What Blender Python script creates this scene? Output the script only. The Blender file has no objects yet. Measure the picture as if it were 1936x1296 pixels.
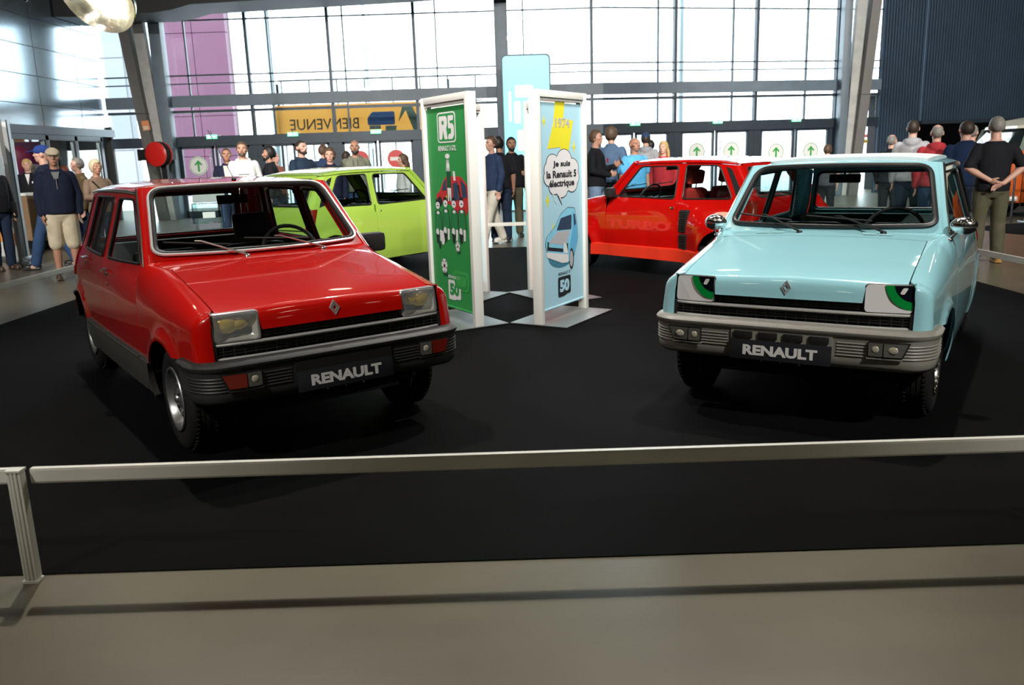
import bpy, bmesh, math, random
from mathutils import Vector, Matrix, Euler, geometry
from math import sin, cos, pi, radians, sqrt, exp, atan2, hypot
random.seed(5)
scene = bpy.context.scene
COL = scene.collection

# ------------------------------------------------------------------ camera, world, light, exposure
def setup_camera():
    pit, rol, H = 0.219967, -0.0316206, 1.49673
    fwd = Vector((0, cos(pit), -sin(pit))); up = Vector((0, sin(pit), cos(pit))); rt = Vector((1, 0, 0))
    r2 = cos(rol)*rt + sin(rol)*up; u2 = -sin(rol)*rt + cos(rol)*up
    cd = bpy.data.cameras.new('camera'); co = bpy.data.objects.new('camera', cd); COL.objects.link(co)
    m = Matrix((r2, u2, -fwd)).transposed().to_4x4(); m.translation = Vector((0, 0, H))
    co.matrix_world = m
    cd.sensor_width = 36; cd.lens = 1588.1/1936*36; cd.clip_start = .05; cd.clip_end = 500
    cd.dof.use_dof = True; cd.dof.focus_distance = 5.6; cd.dof.aperture_fstop = 3.5
    scene.camera = co
setup_camera()
vs = scene.view_settings
vs.view_transform = 'Standard'; vs.look = 'None'; vs.gamma = 1; vs.exposure = 0.0
try: vs.use_curve_mapping = False
except Exception: pass
cy = scene.cycles
cy.max_bounces = 7; cy.diffuse_bounces = 3; cy.glossy_bounces = 4; cy.transmission_bounces = 6; cy.transparent_max_bounces = 16
cy.caustics_reflective = False; cy.caustics_refractive = False; cy.sample_clamp_indirect = 6
cy.use_denoising = True

w = bpy.data.worlds.new('world'); scene.world = w; w.use_nodes = True
bg = w.node_tree.nodes['Background']
SKY = 8.0; LAMP = 10.5
bg.inputs['Color'].default_value = (.86, .94, 1.0, 1); bg.inputs['Strength'].default_value = SKY

# unseen spots, mostly added as fill for cars and visitors (fixtures are built in the hall section): position, aim, watts, cone degrees
SPOTS = [((-4.6, -2.2, 7.4), (-2.0, 6.0, .6), 2000, 36), ((4.8, -2.2, 7.4), (2.3, 6.2, .6), 2800, 36), ((-1.2, -1.0, 7.4), (-1.6, 11.5, .9), 1700, 38), ((1.6, -1.0, 7.4), (2.2, 11.0, .9), 1700, 38), ((-3.2, 8.2, 8.6), (-2.0, 5.2, 0), 2100, 54), ((3.4, 8.2, 8.6), (2.2, 5.4, 0), 2000, 54), ((.3, 8.6, 8.6), (.2, 3.6, 0), 600, 50),
         ((-7.5, 1.0, 5.2), (-7.4, 13.6, 1.0), 5200, 44), ((8.0, 1.0, 5.4), (6.6, 12.6, 1.0), 4200, 44), ((.2, 3.0, 7.4), (.0, 16.0, 1.2), 5200, 62), ((13.0, 9.0, 7.6), (14.0, 26.0, 4.0), 9000, 70), ((-5.0, 6.0, 7.6), (-6.0, 22.0, 1.8), 4200, 60), ((4.5, 6.0, 7.6), (6.0, 22.0, 1.8), 4200, 60)]
def setup_spots():
    for i, (p, a, wt, cone) in enumerate(SPOTS):
        ld = bpy.data.lights.new('spot', 'SPOT'); ld.energy = wt; ld.color = (1.0, .95, .87); ld.spot_size = radians(cone); ld.spot_blend = .6; ld.shadow_soft_size = .12
        o = bpy.data.objects.new('spot', ld); COL.objects.link(o); o.location = p
        o.rotation_euler = (Vector(a)-Vector(p)).to_track_quat('-Z', 'Y').to_euler()
setup_spots()

# ------------------------------------------------------------------ materials
MATS = {}
def mat(name, col, rough=.5, metal=0., spec=.5, coat=0., emit=0., noise=0., nscale=8., bump=0., bscale=200., alpha=1., sheen=0.):
    if name in MATS: return MATS[name]
    m = bpy.data.materials.new(name); m.use_nodes = True; nt = m.node_tree
    b = nt.nodes['Principled BSDF']
    c = (*col, 1)
    b.inputs['Base Color'].default_value = c
    b.inputs['Roughness'].default_value = rough; b.inputs['Metallic'].default_value = metal
    b.inputs['Specular IOR Level'].default_value = spec
    b.inputs['Coat Weight'].default_value = coat; b.inputs['Coat Roughness'].default_value = .03
    if sheen: b.inputs['Sheen Weight'].default_value = sheen
    if emit:
        b.inputs['Emission Color'].default_value = c; b.inputs['Emission Strength'].default_value = emit
    if noise or bump:
        tc = nt.nodes.new('ShaderNodeTexCoord')
    if noise:
        n = nt.nodes.new('ShaderNodeTexNoise'); n.inputs['Scale'].default_value = nscale; n.inputs['Detail'].default_value = 5
        nt.links.new(tc.outputs['Object'], n.inputs['Vector'])
        r = nt.nodes.new('ShaderNodeMapRange'); r.inputs[1].default_value = .3; r.inputs[2].default_value = .7
        r.inputs[3].default_value = 1-noise; r.inputs[4].default_value = 1+noise
        nt.links.new(n.outputs['Fac'], r.inputs[0])
        mx = nt.nodes.new('ShaderNodeVectorMath'); mx.operation = 'SCALE'; mx.inputs[0].default_value = col
        nt.links.new(r.outputs[0], mx.inputs['Scale']); nt.links.new(mx.outputs[0], b.inputs['Base Color'])
    if bump:
        n2 = nt.nodes.new('ShaderNodeTexNoise'); n2.inputs['Scale'].default_value = bscale; n2.inputs['Detail'].default_value = 3
        nt.links.new(tc.outputs['Object'], n2.inputs['Vector'])
        bp = nt.nodes.new('ShaderNodeBump'); bp.inputs['Strength'].default_value = bump; bp.inputs['Distance'].default_value = .01
        nt.links.new(n2.outputs['Fac'], bp.inputs['Height']); nt.links.new(bp.outputs[0], b.inputs['Normal'])
    MATS[name] = m
    return m
def glass(name, tint=(1, 1, 1), refl=1.0, rough=0.0, milk=0.0):
    """thin pane: clear with fresnel reflection"""
    if name in MATS: return MATS[name]
    m = bpy.data.materials.new(name); m.use_nodes = True; nt = m.node_tree; nt.nodes.clear()
    o = nt.nodes.new('ShaderNodeOutputMaterial'); t = nt.nodes.new('ShaderNodeBsdfTransparent'); g = nt.nodes.new('ShaderNodeBsdfGlossy')
    t.inputs[0].default_value = (*tint, 1); g.inputs['Roughness'].default_value = rough
    f = nt.nodes.new('ShaderNodeLayerWeight'); f.inputs[0].default_value = .5
    # schlick-like from facing
    p = nt.nodes.new('ShaderNodeMath'); p.operation = 'POWER'; p.inputs[1].default_value = 5
    nt.links.new(f.outputs['Facing'], p.inputs[0])
    ma = nt.nodes.new('ShaderNodeMath'); ma.operation = 'MULTIPLY_ADD'; ma.inputs[1].default_value = .9*refl; ma.inputs[2].default_value = .075*refl
    nt.links.new(p.outputs[0], ma.inputs[0])
    mx = nt.nodes.new('ShaderNodeMixShader'); nt.links.new(ma.outputs[0], mx.inputs[0])
    nt.links.new(t.outputs[0], mx.inputs[1]); nt.links.new(g.outputs[0], mx.inputs[2])
    last = mx
    if milk:
        d = nt.nodes.new('ShaderNodeBsdfDiffuse'); d.inputs[0].default_value = (.8, .85, .9, 1)
        m2 = nt.nodes.new('ShaderNodeMixShader'); m2.inputs[0].default_value = milk
        nt.links.new(mx.outputs[0], m2.inputs[1]); nt.links.new(d.outputs[0], m2.inputs[2]); last = m2
    nt.links.new(last.outputs[0], o.inputs[0])
    MATS[name] = m
    return m
def translucent(m, col, fac):
    nt = m.node_tree; b = nt.nodes['Principled BSDF']; o = nt.nodes['Material Output']
    t = nt.nodes.new('ShaderNodeBsdfTranslucent'); t.inputs[0].default_value = (*col, 1); x = nt.nodes.new('ShaderNodeMixShader'); x.inputs[0].default_value = fac
    nt.links.new(b.outputs[0], x.inputs[1]); nt.links.new(t.outputs[0], x.inputs[2]); nt.links.new(x.outputs[0], o.inputs[0])
def srgb(r, g, b):
    f = lambda c: (c/255/12.92 if c/255 <= .04045 else ((c/255+.055)/1.055)**2.4)
    return (f(r), f(g), f(b))

BLACKPL = mat('black plastic', (.012, .013, .014), .45, noise=.15, nscale=30)
RUBBER = mat('tyre rubber', (.012, .012, .012), .75, spec=.3, noise=.2, nscale=40)
CHROME = mat('chrome', (.86, .86, .87), .16, 1.0)
STEEL = mat('brushed steel', (.55, .56, .57), .35, 1.0)
ALU = mat('silver painted steel', (.42, .43, .44), .33, .85)
DARKIN = mat('dark underbody', (.006, .006, .007), .8)
BLACKVINYL = mat('black vinyl', (.014, .015, .017), .42, bump=.15, bscale=300)
GLASS = glass('car glass', (.86, .93, .92))
WHITEP = mat('white paint', (.78, .79, .78), .35)

# ------------------------------------------------------------------ mesh helpers
class MB:
    def __init__(s): s.v = []; s.f = []; s.n = {}
    def add(s, verts, faces, M=None):
        o = len(s.v)
        s.v += [tuple(M @ Vector(p)) for p in verts] if M is not None else [tuple(p) for p in verts]
        s.f += [tuple(i+o for i in f) for f in faces]
        return s
    def box(s, c, d, R=None, bev=0.):
        hx, hy, hz = d[0]/2, d[1]/2, d[2]/2
        M = Matrix.Translation(c) @ (R.to_4x4() if R is not None else Matrix.Identity(4))
        b = min(bev, hx*.9, hy*.9, hz*.9)
        if b <= 0:
            P = [(x, y, z) for z in (-hz, hz) for y in (-hy, hy) for x in (-hx, hx)]
            F = [(0, 2, 3, 1), (4, 5, 7, 6), (0, 1, 5, 4), (2, 6, 7, 3), (0, 4, 6, 2), (1, 3, 7, 5)]
            return s.add(P, F, M)
        bm = bmesh.new(); bmesh.ops.create_cube(bm, size=1)
        for q in bm.verts: q.co = Vector((q.co.x*2*hx, q.co.y*2*hy, q.co.z*2*hz))
        bmesh.ops.bevel(bm, geom=bm.edges[:], offset=b, segments=2, profile=.6, affect='EDGES')
        s.addbm(bm, M); bm.free(); return s
    def addbm(s, bm, M=None):
        bm.verts.ensure_lookup_table(); bm.verts.index_update()
        return s.add([q.co.copy() for q in bm.verts], [[q.index for q in f.verts] for f in bm.faces], M)
    def bar(s, a, b, w, h=None, upv=(0, 0, 1)):
        a = Vector(a); b = Vector(b); d = b-a; L = d.length; h = h or w
        x = d.normalized(); u = Vector(upv)
        if abs(x.dot(u)) > .99: u = Vector((0, 1, 0))
        y = u.cross(x).normalized(); z = x.cross(y)
        R = Matrix((x, y, z)).transposed()
        return s.box((a+b)/2, (L, w, h), R)
    def tube(s, pts, r, n=8, closed=False, caps=True, ell=1.0, upv=(0, 0, 1)):
        pts = [Vector(p) for p in pts]; k = len(pts)
        rr = r if isinstance(r, (list, tuple)) else [r]*k
        o = len(s.v); prev = None
        for i, p in enumerate(pts):
            a = pts[(i-1) % k] if (closed or i > 0) else p; b = pts[(i+1) % k] if (closed or i < k-1) else p
            t = (b-a).normalized()
            if prev is None:
                u = Vector(upv)
                if abs(t.dot(u)) > .95: u = Vector((0, 1, 0)) if abs(t.y) < .9 else Vector((1, 0, 0))
                x = u.cross(t).normalized()
            else:
                x = (prev - t*prev.dot(t)).normalized()
            prev = x; y = t.cross(x)
            for j in range(n):
                an = 2*pi*j/n
                s.v.append(tuple(p + x*(rr[i]*cos(an)) + y*(rr[i]*ell*sin(an))))
        for i in range(k if closed else k-1):
            for j in range(n):
                a = o+i*n+j; b = o+i*n+(j+1) % n; c = o+((i+1) % k)*n+(j+1) % n; d = o+((i+1) % k)*n+j
                s.f.append((a, b, c, d))
        if caps and not closed:
            s.f.append(tuple(o+j for j in range(n))[::-1]); s.f.append(tuple(o+(k-1)*n+j for j in range(n)))
        return s
    def lathe(s, prof, n=32, M=None, closed=False):
        """prof (radius, height) turned about local z"""
        o = len(s.v); k = len(prof)
        M = M or Matrix.Identity(4)
        for (r, z) in prof:
            for j in range(n):
                an = 2*pi*j/n; s.v.append(tuple(M @ Vector((r*cos(an), r*sin(an), z))))
        for i in range(k if closed else k-1):
            for j in range(n):
                i2 = (i+1) % k
                s.f.append((o+i*n+j, o+i*n+(j+1) % n, o+i2*n+(j+1) % n, o+i2*n+j))
        return s
    def prism(s, poly, fn, h0, h1):
        """poly 2D list; fn(a,b,h)->3D"""
        o = len(s.v); k = len(poly)
        for h in (h0, h1):
            for a, b in poly: s.v.append(tuple(fn(a, b, h)))
        s.f.append(tuple(range(o, o+k))[::-1]); s.f.append(tuple(range(o+k, o+2*k)))
        for i in range(k):
            j = (i+1) % k; s.f.append((o+i, o+j, o+k+j, o+k+i))
        return s
    def ell(s, c, r, R=None, nu=16, nv=10):
        P = []; F = []
        for i in range(nv+1):
            th = pi*i/nv
            for j in range(nu):
                ph = 2*pi*j/nu; P.append((r[0]*sin(th)*cos(ph), r[1]*sin(th)*sin(ph), r[2]*cos(th)))
        for i in range(nv):
            for j in range(nu):
                F.append((i*nu+j, (i+1)*nu+j, (i+1)*nu+(j+1) % nu, i*nu+(j+1) % nu))
        M = Matrix.Translation(c) @ (R.to_4x4() if R is not None else Matrix.Identity(4))
        return s.add(P, F, M)
    def mesh(s, name, sharp=40, fix=True):
        me = bpy.data.meshes.new(name); me.from_pydata(s.v, [], s.f)
        if fix:
            bm = bmesh.new(); bm.from_mesh(me)
            bmesh.ops.remove_doubles(bm, verts=bm.verts[:], dist=1e-6)
            bmesh.ops.recalc_face_normals(bm, faces=bm.faces[:]); bm.to_mesh(me); bm.free()
        me.validate(); me.update()
        if sharp:
            me.shade_smooth(); me.set_sharp_from_angle(angle=radians(sharp))
        return me
    def build(s, name, m, parent=None, sharp=40, fix=True, **kw):
        return link(name, s.mesh(name, sharp, fix), m, parent, **kw)
def link(name, me, m=None, parent=None, loc=None, rot=None, label=None, kind=None):
    o = bpy.data.objects.new(name, me); COL.objects.link(o)
    if m is not None and me is not None:
        me.materials.clear(); me.materials.append(m)
    if parent is not None: o.parent = parent
    if loc is not None: o.location = loc
    if rot is not None: o.rotation_euler = rot
    if label: o['label'] = label
    if kind: o['kind'] = kind
    return o
def share(name, me, m, parent=None, loc=None, rot=None, scale=None):
    """object that shares mesh data, material held by the object"""
    o = bpy.data.objects.new(name, me); COL.objects.link(o)
    if not me.materials: me.materials.append(None)
    o.material_slots[0].link = 'OBJECT'; o.material_slots[0].material = m
    if parent is not None: o.parent = parent
    if loc is not None: o.location = loc
    if rot is not None: o.rotation_euler = rot
    if scale is not None: o.scale = scale
    return o
def tag(o, label, cat, group=None):
    o['label'] = label; o['category'] = cat
    if group: o['group'] = group
    return o
def struct(o, label=None):
    o['kind'] = 'structure'
    if label: o['label'] = label
    return o
def empty(name, loc=(0, 0, 0), rz=0.):
    o = bpy.data.objects.new(name, None); COL.objects.link(o); o.location = loc; o.rotation_euler = (0, 0, rz)
    o.empty_display_size = .2
    return o
def text_mesh(txt, size=1., offset=0., extrude=0., align='CENTER', shear=0., res=3, space=1.):
    cu = bpy.data.curves.new('t', 'FONT'); cu.body = txt; cu.size = size; cu.offset = offset; cu.extrude = extrude
    cu.align_x = align; cu.align_y = 'CENTER'; cu.shear = shear; cu.resolution_u = res; cu.space_character = space
    o = bpy.data.objects.new('t', cu); COL.objects.link(o)
    dg = bpy.context.evaluated_depsgraph_get()
    me = bpy.data.meshes.new_from_object(o.evaluated_get(dg))
    bpy.data.objects.remove(o); bpy.data.curves.remove(cu)
    me.materials.clear()
    return me
def text_obj(name, txt, m, parent, fn, size, offset=0., width=None, height=None, res=3, space=1., shear=0., thick=.0012, maxlen=0):
    """flat lettering mapped through fn(x,y,depth)->3D; fitted to width/height, with a hair of thickness"""
    me = text_mesh(txt, size, offset, 0, res=res, space=space, shear=shear)
    xs = [q.co.x for q in me.vertices]; ys = [q.co.y for q in me.vertices]
    cx, cyy = (min(xs)+max(xs))/2, (min(ys)+max(ys))/2
    sx = (width/(max(xs)-min(xs))) if width else 1; sy = (height/(max(ys)-min(ys))) if height else sx
    if height and not width: sx = sy
    bm = bmesh.new(); bm.from_mesh(me)
    r = bmesh.ops.extrude_face_region(bm, geom=bm.faces[:])
    for q in r['geom']:
        if isinstance(q, bmesh.types.BMVert): q.co.z += 1
    if maxlen:
        bmesh.ops.triangulate(bm, faces=bm.faces[:])
        for _ in range(6):
            ed = [e for e in bm.edges if hypot((e.verts[0].co.x-e.verts[1].co.x)*sx, (e.verts[0].co.y-e.verts[1].co.y)*sy) > maxlen]
            if not ed: break
            bmesh.ops.subdivide_edges(bm, edges=ed, cuts=1, use_grid_fill=False); bmesh.ops.triangulate(bm, faces=[f for f in bm.faces if len(f.verts) > 3])
    for q in bm.verts: q.co = Vector(fn((q.co.x-cx)*sx, (q.co.y-cyy)*sy, q.co.z*thick))
    bmesh.ops.recalc_face_normals(bm, faces=bm.faces[:])
    bm.to_mesh(me); bm.free(); me.shade_flat()
    return link(name, me, m, parent)
def pchip(xs, ys):
    n = len(xs); h = [xs[i+1]-xs[i] for i in range(n-1)]; d = [(ys[i+1]-ys[i])/h[i] for i in range(n-1)]
    m = [0]*n; m[0] = d[0]; m[-1] = d[-1]
    for i in range(1, n-1):
        if d[i-1]*d[i] <= 0: m[i] = 0
        else:
            w1 = 2*h[i]+h[i-1]; w2 = h[i]+2*h[i-1]; m[i] = (w1+w2)/(w1/d[i-1]+w2/d[i])
    def f(x):
        if x <= xs[0]: return ys[0]+m[0]*(x-xs[0])
        if x >= xs[-1]: return ys[-1]+m[-1]*(x-xs[-1])
        i = 0
        while x > xs[i+1]: i += 1
        t = (x-xs[i])/h[i]
        return ((1+2*t)*(1-t)**2*ys[i] + t*(1-t)**2*h[i]*m[i] + t*t*(3-2*t)*ys[i+1] + t*t*(t-1)*h[i]*m[i+1])
    return f
def sst(a, b, x):
    t = max(0, min(1, (x-a)/(b-a))); return t*t*(3-2*t)
def lerp(a, b, t): return a+(b-a)*t
def rounded(poly, r, seg=4):
    """round the corners of a 2D polygon; r scalar or list"""
    out = []; n = len(poly)
    for i in range(n):
        rad = r[i] if isinstance(r, (list, tuple)) else r
        p = Vector(poly[i]); a = Vector(poly[i-1]); b = Vector(poly[(i+1) % n])
        if rad <= 0: out.append(tuple(p)); continue
        da = (a-p); db = (b-p); la = da.length; lb = db.length
        k = min(rad, la*.48, lb*.48)
        p0 = p+da/la*k; p1 = p+db/lb*k
        for j in range(seg+1):
            t = j/seg; out.append(tuple(p0*(1-t)**2 + p*2*t*(1-t) + p1*t*t))
    return out
def resample(loop, step):
    out = []; n = len(loop)
    for i in range(n):
        a = Vector(loop[i]); b = Vector(loop[(i+1) % n]); k = max(1, int(math.ceil((b-a).length/step)))
        for j in range(k): out.append(tuple(a.lerp(b, j/k)))
    return out
def inside(p, loop):
    x, y = p; c = False; n = len(loop)
    for i in range(n):
        x1, y1 = loop[i]; x2, y2 = loop[i-1]
        if (y1 > y) != (y2 > y) and x < (x2-x1)*(y-y1)/(y2-y1)+x1: c = not c
    return c
def dist2loop(p, loop):
    best = 9; px, py = p
    for i in range(len(loop)):
        ax, ay = loop[i-1]; bx, by = loop[i]; dx, dy = bx-ax, by-ay; L = dx*dx+dy*dy
        t = max(0, min(1, ((px-ax)*dx+(py-ay)*dy)/L)) if L > 0 else 0
        q = hypot(px-ax-t*dx, py-ay-t*dy)
        if q < best: best = q
    return best
def panel_mesh(name, loops, mp, step=.05, flange=.015, flip=1, off=0., thick=0.):
    """curved sheet: 2D outline (holes after) triangulated and bent by mp(a,b); analytic normals; flange turned inwards"""
    L = [resample(l, step) for l in loops]
    V = []; E = []
    for l in L:
        o = len(V); V += l; E += [(o+i, o+(i+1) % len(l)) for i in range(len(l))]
    nb = len(V)
    xs = [p[0] for p in L[0]]; ys = [p[1] for p in L[0]]
    nx = int((max(xs)-min(xs))/step)+1; ny = int((max(ys)-min(ys))/step)+1
    for i in range(1, nx):
        for j in range(1, ny):
            p = (min(xs)+i*(max(xs)-min(xs))/nx, min(ys)+j*(max(ys)-min(ys))/ny)
            if inside(p, L[0]) and not any(inside(p, h) for h in L[1:]) and min(dist2loop(p, l) for l in L) > step*.4: V.append(p)
    r = geometry.delaunay_2d_cdt([Vector(p) for p in V], E, [], 2, 1e-6)
    P2 = [tuple(p) for p in r[0]]; T = r[2]
    if len(L) > 1:
        def inhole(t):
            c = (sum(P2[i][0] for i in t)/3, sum(P2[i][1] for i in t)/3)
            return any(inside(c, h) for h in L[1:])
        T = [t for t in T if not inhole(t)]
    e = 1e-3
    P3 = []; N = []
    for a, b in P2:
        p = mp(a, b); du = mp(a+e, b)-mp(a-e, b); dv = mp(a, b+e)-mp(a, b-e)
        n = du.cross(dv)
        n = n.normalized()*flip if n.length > 1e-14 else Vector((0, 0, 1))
        P3.append(p+n*off); N.append(n)
    F = [tuple(t) if flip > 0 else tuple(t)[::-1] for t in T]
    # boundary flange
    cnt = {}
    for f in F:
        for i in range(3):
            a, b = f[i], f[(i+1) % 3]
            cnt[(a, b)] = 1
    bd = [k for k in cnt if (k[1], k[0]) not in cnt]
    if flange:
        idx = {}
        for a, b in bd:
            t = (P3[b]-P3[a]).normalized()
            for q in (a, b):
                out = t.cross(N[q])
                idx.setdefault(q, Vector()); idx[q] += out
        nid = {}
        for q, o in idx.items():
            o = o.normalized() if o.length > 0 else N[q]
            i0 = len(P3); P3.append(P3[q].copy()); N.append(o); P3.append(P3[q]-N[q]*flange); N.append(o); nid[q] = i0
        for a, b in bd:
            F.append((nid[b], nid[a], nid[a]+1, nid[b]+1))
    me = bpy.data.meshes.new(name); me.from_pydata([tuple(p) for p in P3], [], F)
    me.update(); me.shade_smooth()
    if len(me.vertices) == len(N): me.normals_split_custom_set_from_vertices([tuple(n) for n in N])
    return me
def mirrored(me):
    m2 = me.copy()
    n = [tuple((v[0], -v[1], v[2])) for v in (c.vector for c in me.corner_normals)]
    bm = bmesh.new(); bm.from_mesh(m2)
    for v in bm.verts: v.co.y = -v.co.y
    bmesh.ops.reverse_faces(bm, faces=bm.faces[:]); bm.to_mesh(m2); bm.free(); m2.update()
    # recompute custom normals by vertex (flange verts are separate, so one normal per vertex)
    vn = [None]*len(me.vertices)
    for l, nn in zip(me.loops, n): vn[l.vertex_index] = nn
    vn = [x or (0, 0, 1) for x in vn]
    m2.shade_smooth(); m2.normals_split_custom_set_from_vertices(vn)
    return m2
# ------------------------------------------------------------------ the small hatchback (X back from the front bumper, +Y the car's right)
CX = 1.76
def P3(x, y, z): return Vector((x-CX, y, z))
f_wm = pchip([.1, .4, .7, 1.2, 1.8, 2.4, 3.0, 3.3, 3.5], [.706, .728, .742, .752, .762, .765, .752, .735, .715])
f_pz = pchip([.15, .25, .35, .55, .72, .84, .92, 1.0, 1.31, 1.40], [.93, .96, .985, 1.0, .99, .972, .943, .908, .785, .75])
f_g = pchip([1.0, 1.3, 1.8, 2.3, 2.8, 3.2], [.90, .935, .985, 1.0, .985, .96])
f_xr = pchip([.2, .35, .55, .75, .95, 1.2, 1.33, 1.45], [3.44, 3.46, 3.455, 3.40, 3.30, 3.13, 3.03, 2.93])
f_ze = pchip([1.45, 2.0, 2.6, 3.05], [1.333, 1.345, 1.340, 1.312])
f_zc = pchip([1.44, 1.5, 1.8, 2.2, 2.7, 2.95, 3.06], [1.366, 1.376, 1.394, 1.398, 1.382, 1.350, 1.318])
f_hz = pchip([0, .075, .115, .15, .24, .50, .82, 1.0, 1.05], [.690, .765, .795, .806, .828, .878, .938, .966, .972])
f_hx = pchip([0, .075, .115, .15, .24, .50, .82, 1.0, 1.05], [.128, .150, .172, .205, .295, .55, .87, 1.05, 1.10])
XF, RF = 0.66, 0.32; XB = 3.06
def arch_bump(X, z):
    a = 0
    for cx in (XF, XB):
        d = hypot(X-cx, z-.28)
        a += .020*exp(-((d-.325)/.045)**2) if d > .2 else 0
    return a
class Shape:
    def __init__(s, turbo=False): s.turbo = turbo; s.fr, s.rr = .07, .06
    def Y(s, X, z):
        g = lerp(1, f_g(max(1.0, min(3.2, X))), sst(.70, .96, z)) if X > .9 else lerp(1, .9, sst(.70, .96, z))
        y = f_wm(X)*f_pz(z)*g + arch_bump(X, z)
        if s.turbo:
            y += .135*sst(2.36, 2.78, X)*(1-sst(3.30, 3.5, X))*(1-sst(.62, .88, z))
            y += .05*sst(.15, .4, X)*(1-sst(.95, 1.1, X))*(1-sst(.5, .70, z))
        return y
    def xf(s, z): return .136+.14*(z-.566)
    def side(s, q, z, base=None):
        xf0 = s.xf(z)+s.fr; sr = f_xr(z)-s.rr
        if q < xf0:
            a = (xf0-q)/s.fr; yy = s.Y(xf0, z)
            if a <= pi/2: return P3(xf0-s.fr*sin(a), yy-s.fr*(1-cos(a)), z)
            return P3(xf0-s.fr, yy-s.fr-(xf0-q-s.fr*pi/2), z)
        if q > sr:
            a = (q-sr)/s.rr; yy = s.Y(sr, z)
            if a <= pi/2: return P3(sr+s.rr*sin(a), yy-s.rr*(1-cos(a)), z)
            return P3(sr+s.rr, yy-s.rr-(q-sr-s.rr*pi/2), z)
        return P3(q, s.Y(q, z), z)
    def qmin(s, z, yin=.628):
        xf0 = s.xf(z)+s.fr; return xf0-s.fr*pi/2-max(0., s.Y(xf0, z)-s.fr-yin)
    def qmax(s, z): return f_xr(z)-s.rr+s.rr*pi/2+.01
    def ytail(s, z): return s.Y(f_xr(z)-s.rr, z)-s.rr-.016
    ZS = .70; TL = .17
    def seam(s, q):
        """hood seam / top inner edge of the fender"""
        X = q; s0 = s.xf(.7)+s.fr; qm = s.qmin(.7)
        if X < s0:
            k = (s0-X)/(s0-qm); a = s.hood(q_of_x(s0), .592)
            return a.lerp(P3(.166, .628, .787), min(1, k)) if k < 1 else P3(.166, .628, .787)
        y = .592
        if X > .93: y = lerp(.592, .662, sst(.93, 1.17, X))
        return s.hood(q_of_x(X), y)
    def fender(s, q, t):
        if t <= s.ZS: return s.side(q, t)
        w = (t-s.ZS)/s.TL
        p0 = s.side(q, s.ZS); up = s.side(q, s.ZS)-s.side(q, s.ZS-.01); up.normalize()
        e = s.seam(q)
        s0 = s.xf(.7)+s.fr; qm = s.qmin(.7); k = max(0, min(1, (s0-q)/(s0-qm)))
        out = Vector((-sin(k*pi/2), cos(k*pi/2), -.10)).normalized()
        h = max(.01, e.z-p0.z)
        p1 = p0+up*h*.62; p2 = e+out*max(.004, (Vector((p0.x, p0.y, 0))-Vector((e.x, e.y, 0))).length*.60)
        return p0*(1-w)**3+p1*3*w*(1-w)**2+p2*3*w*w*(1-w)+e*w**3
    def hood(s, q, y):
        r = (y/.6)**2
        return P3(f_hx(q)+.012*r*(1-sst(.15, .4, q)), y, f_hz(q)-.018*r*sst(-.02, .12, q))
    def cowl(s, X, y): return s.hood(q_of_x(X), y)
    def wind(s, y, k):
        t = k/.60
        return P3(lerp(1.045, 1.475, t)+y*y*lerp(.24, .12, t), y, lerp(.958, 1.372, t)+y*y*lerp(.03, -.045, t))
    def roof(s, X, v):
        yg = s.Y(X, 1.325)+.004; ze = f_ze(X); zc = f_zc(X)
        return P3(X+.035*v*v*(1-sst(1.47, 1.8, X)), v*yg, ze+(zc-ze)*max(0, 1-abs(v)**3.2)**.62)
    def tail(s, y, z): return P3(f_xr(z)-.02*(y/.6)**2*0, y, z)
def q_of_x(X):
    return X-.055 if X > .24 else X-.055
def arc(cx, cz, r, a0, a1, n=14): return [(cx+r*cos(lerp(a0, a1, i/n)), cz+r*sin(lerp(a0, a1, i/n))) for i in range(n+1)]
def ztop(X): return f_ze(X)-.016
def apil(z):
    """front edge of the door frame in side view"""
    return lerp(1.178, 1.532, (z-.95)/(1.318-.95))
CARM = {}
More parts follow.
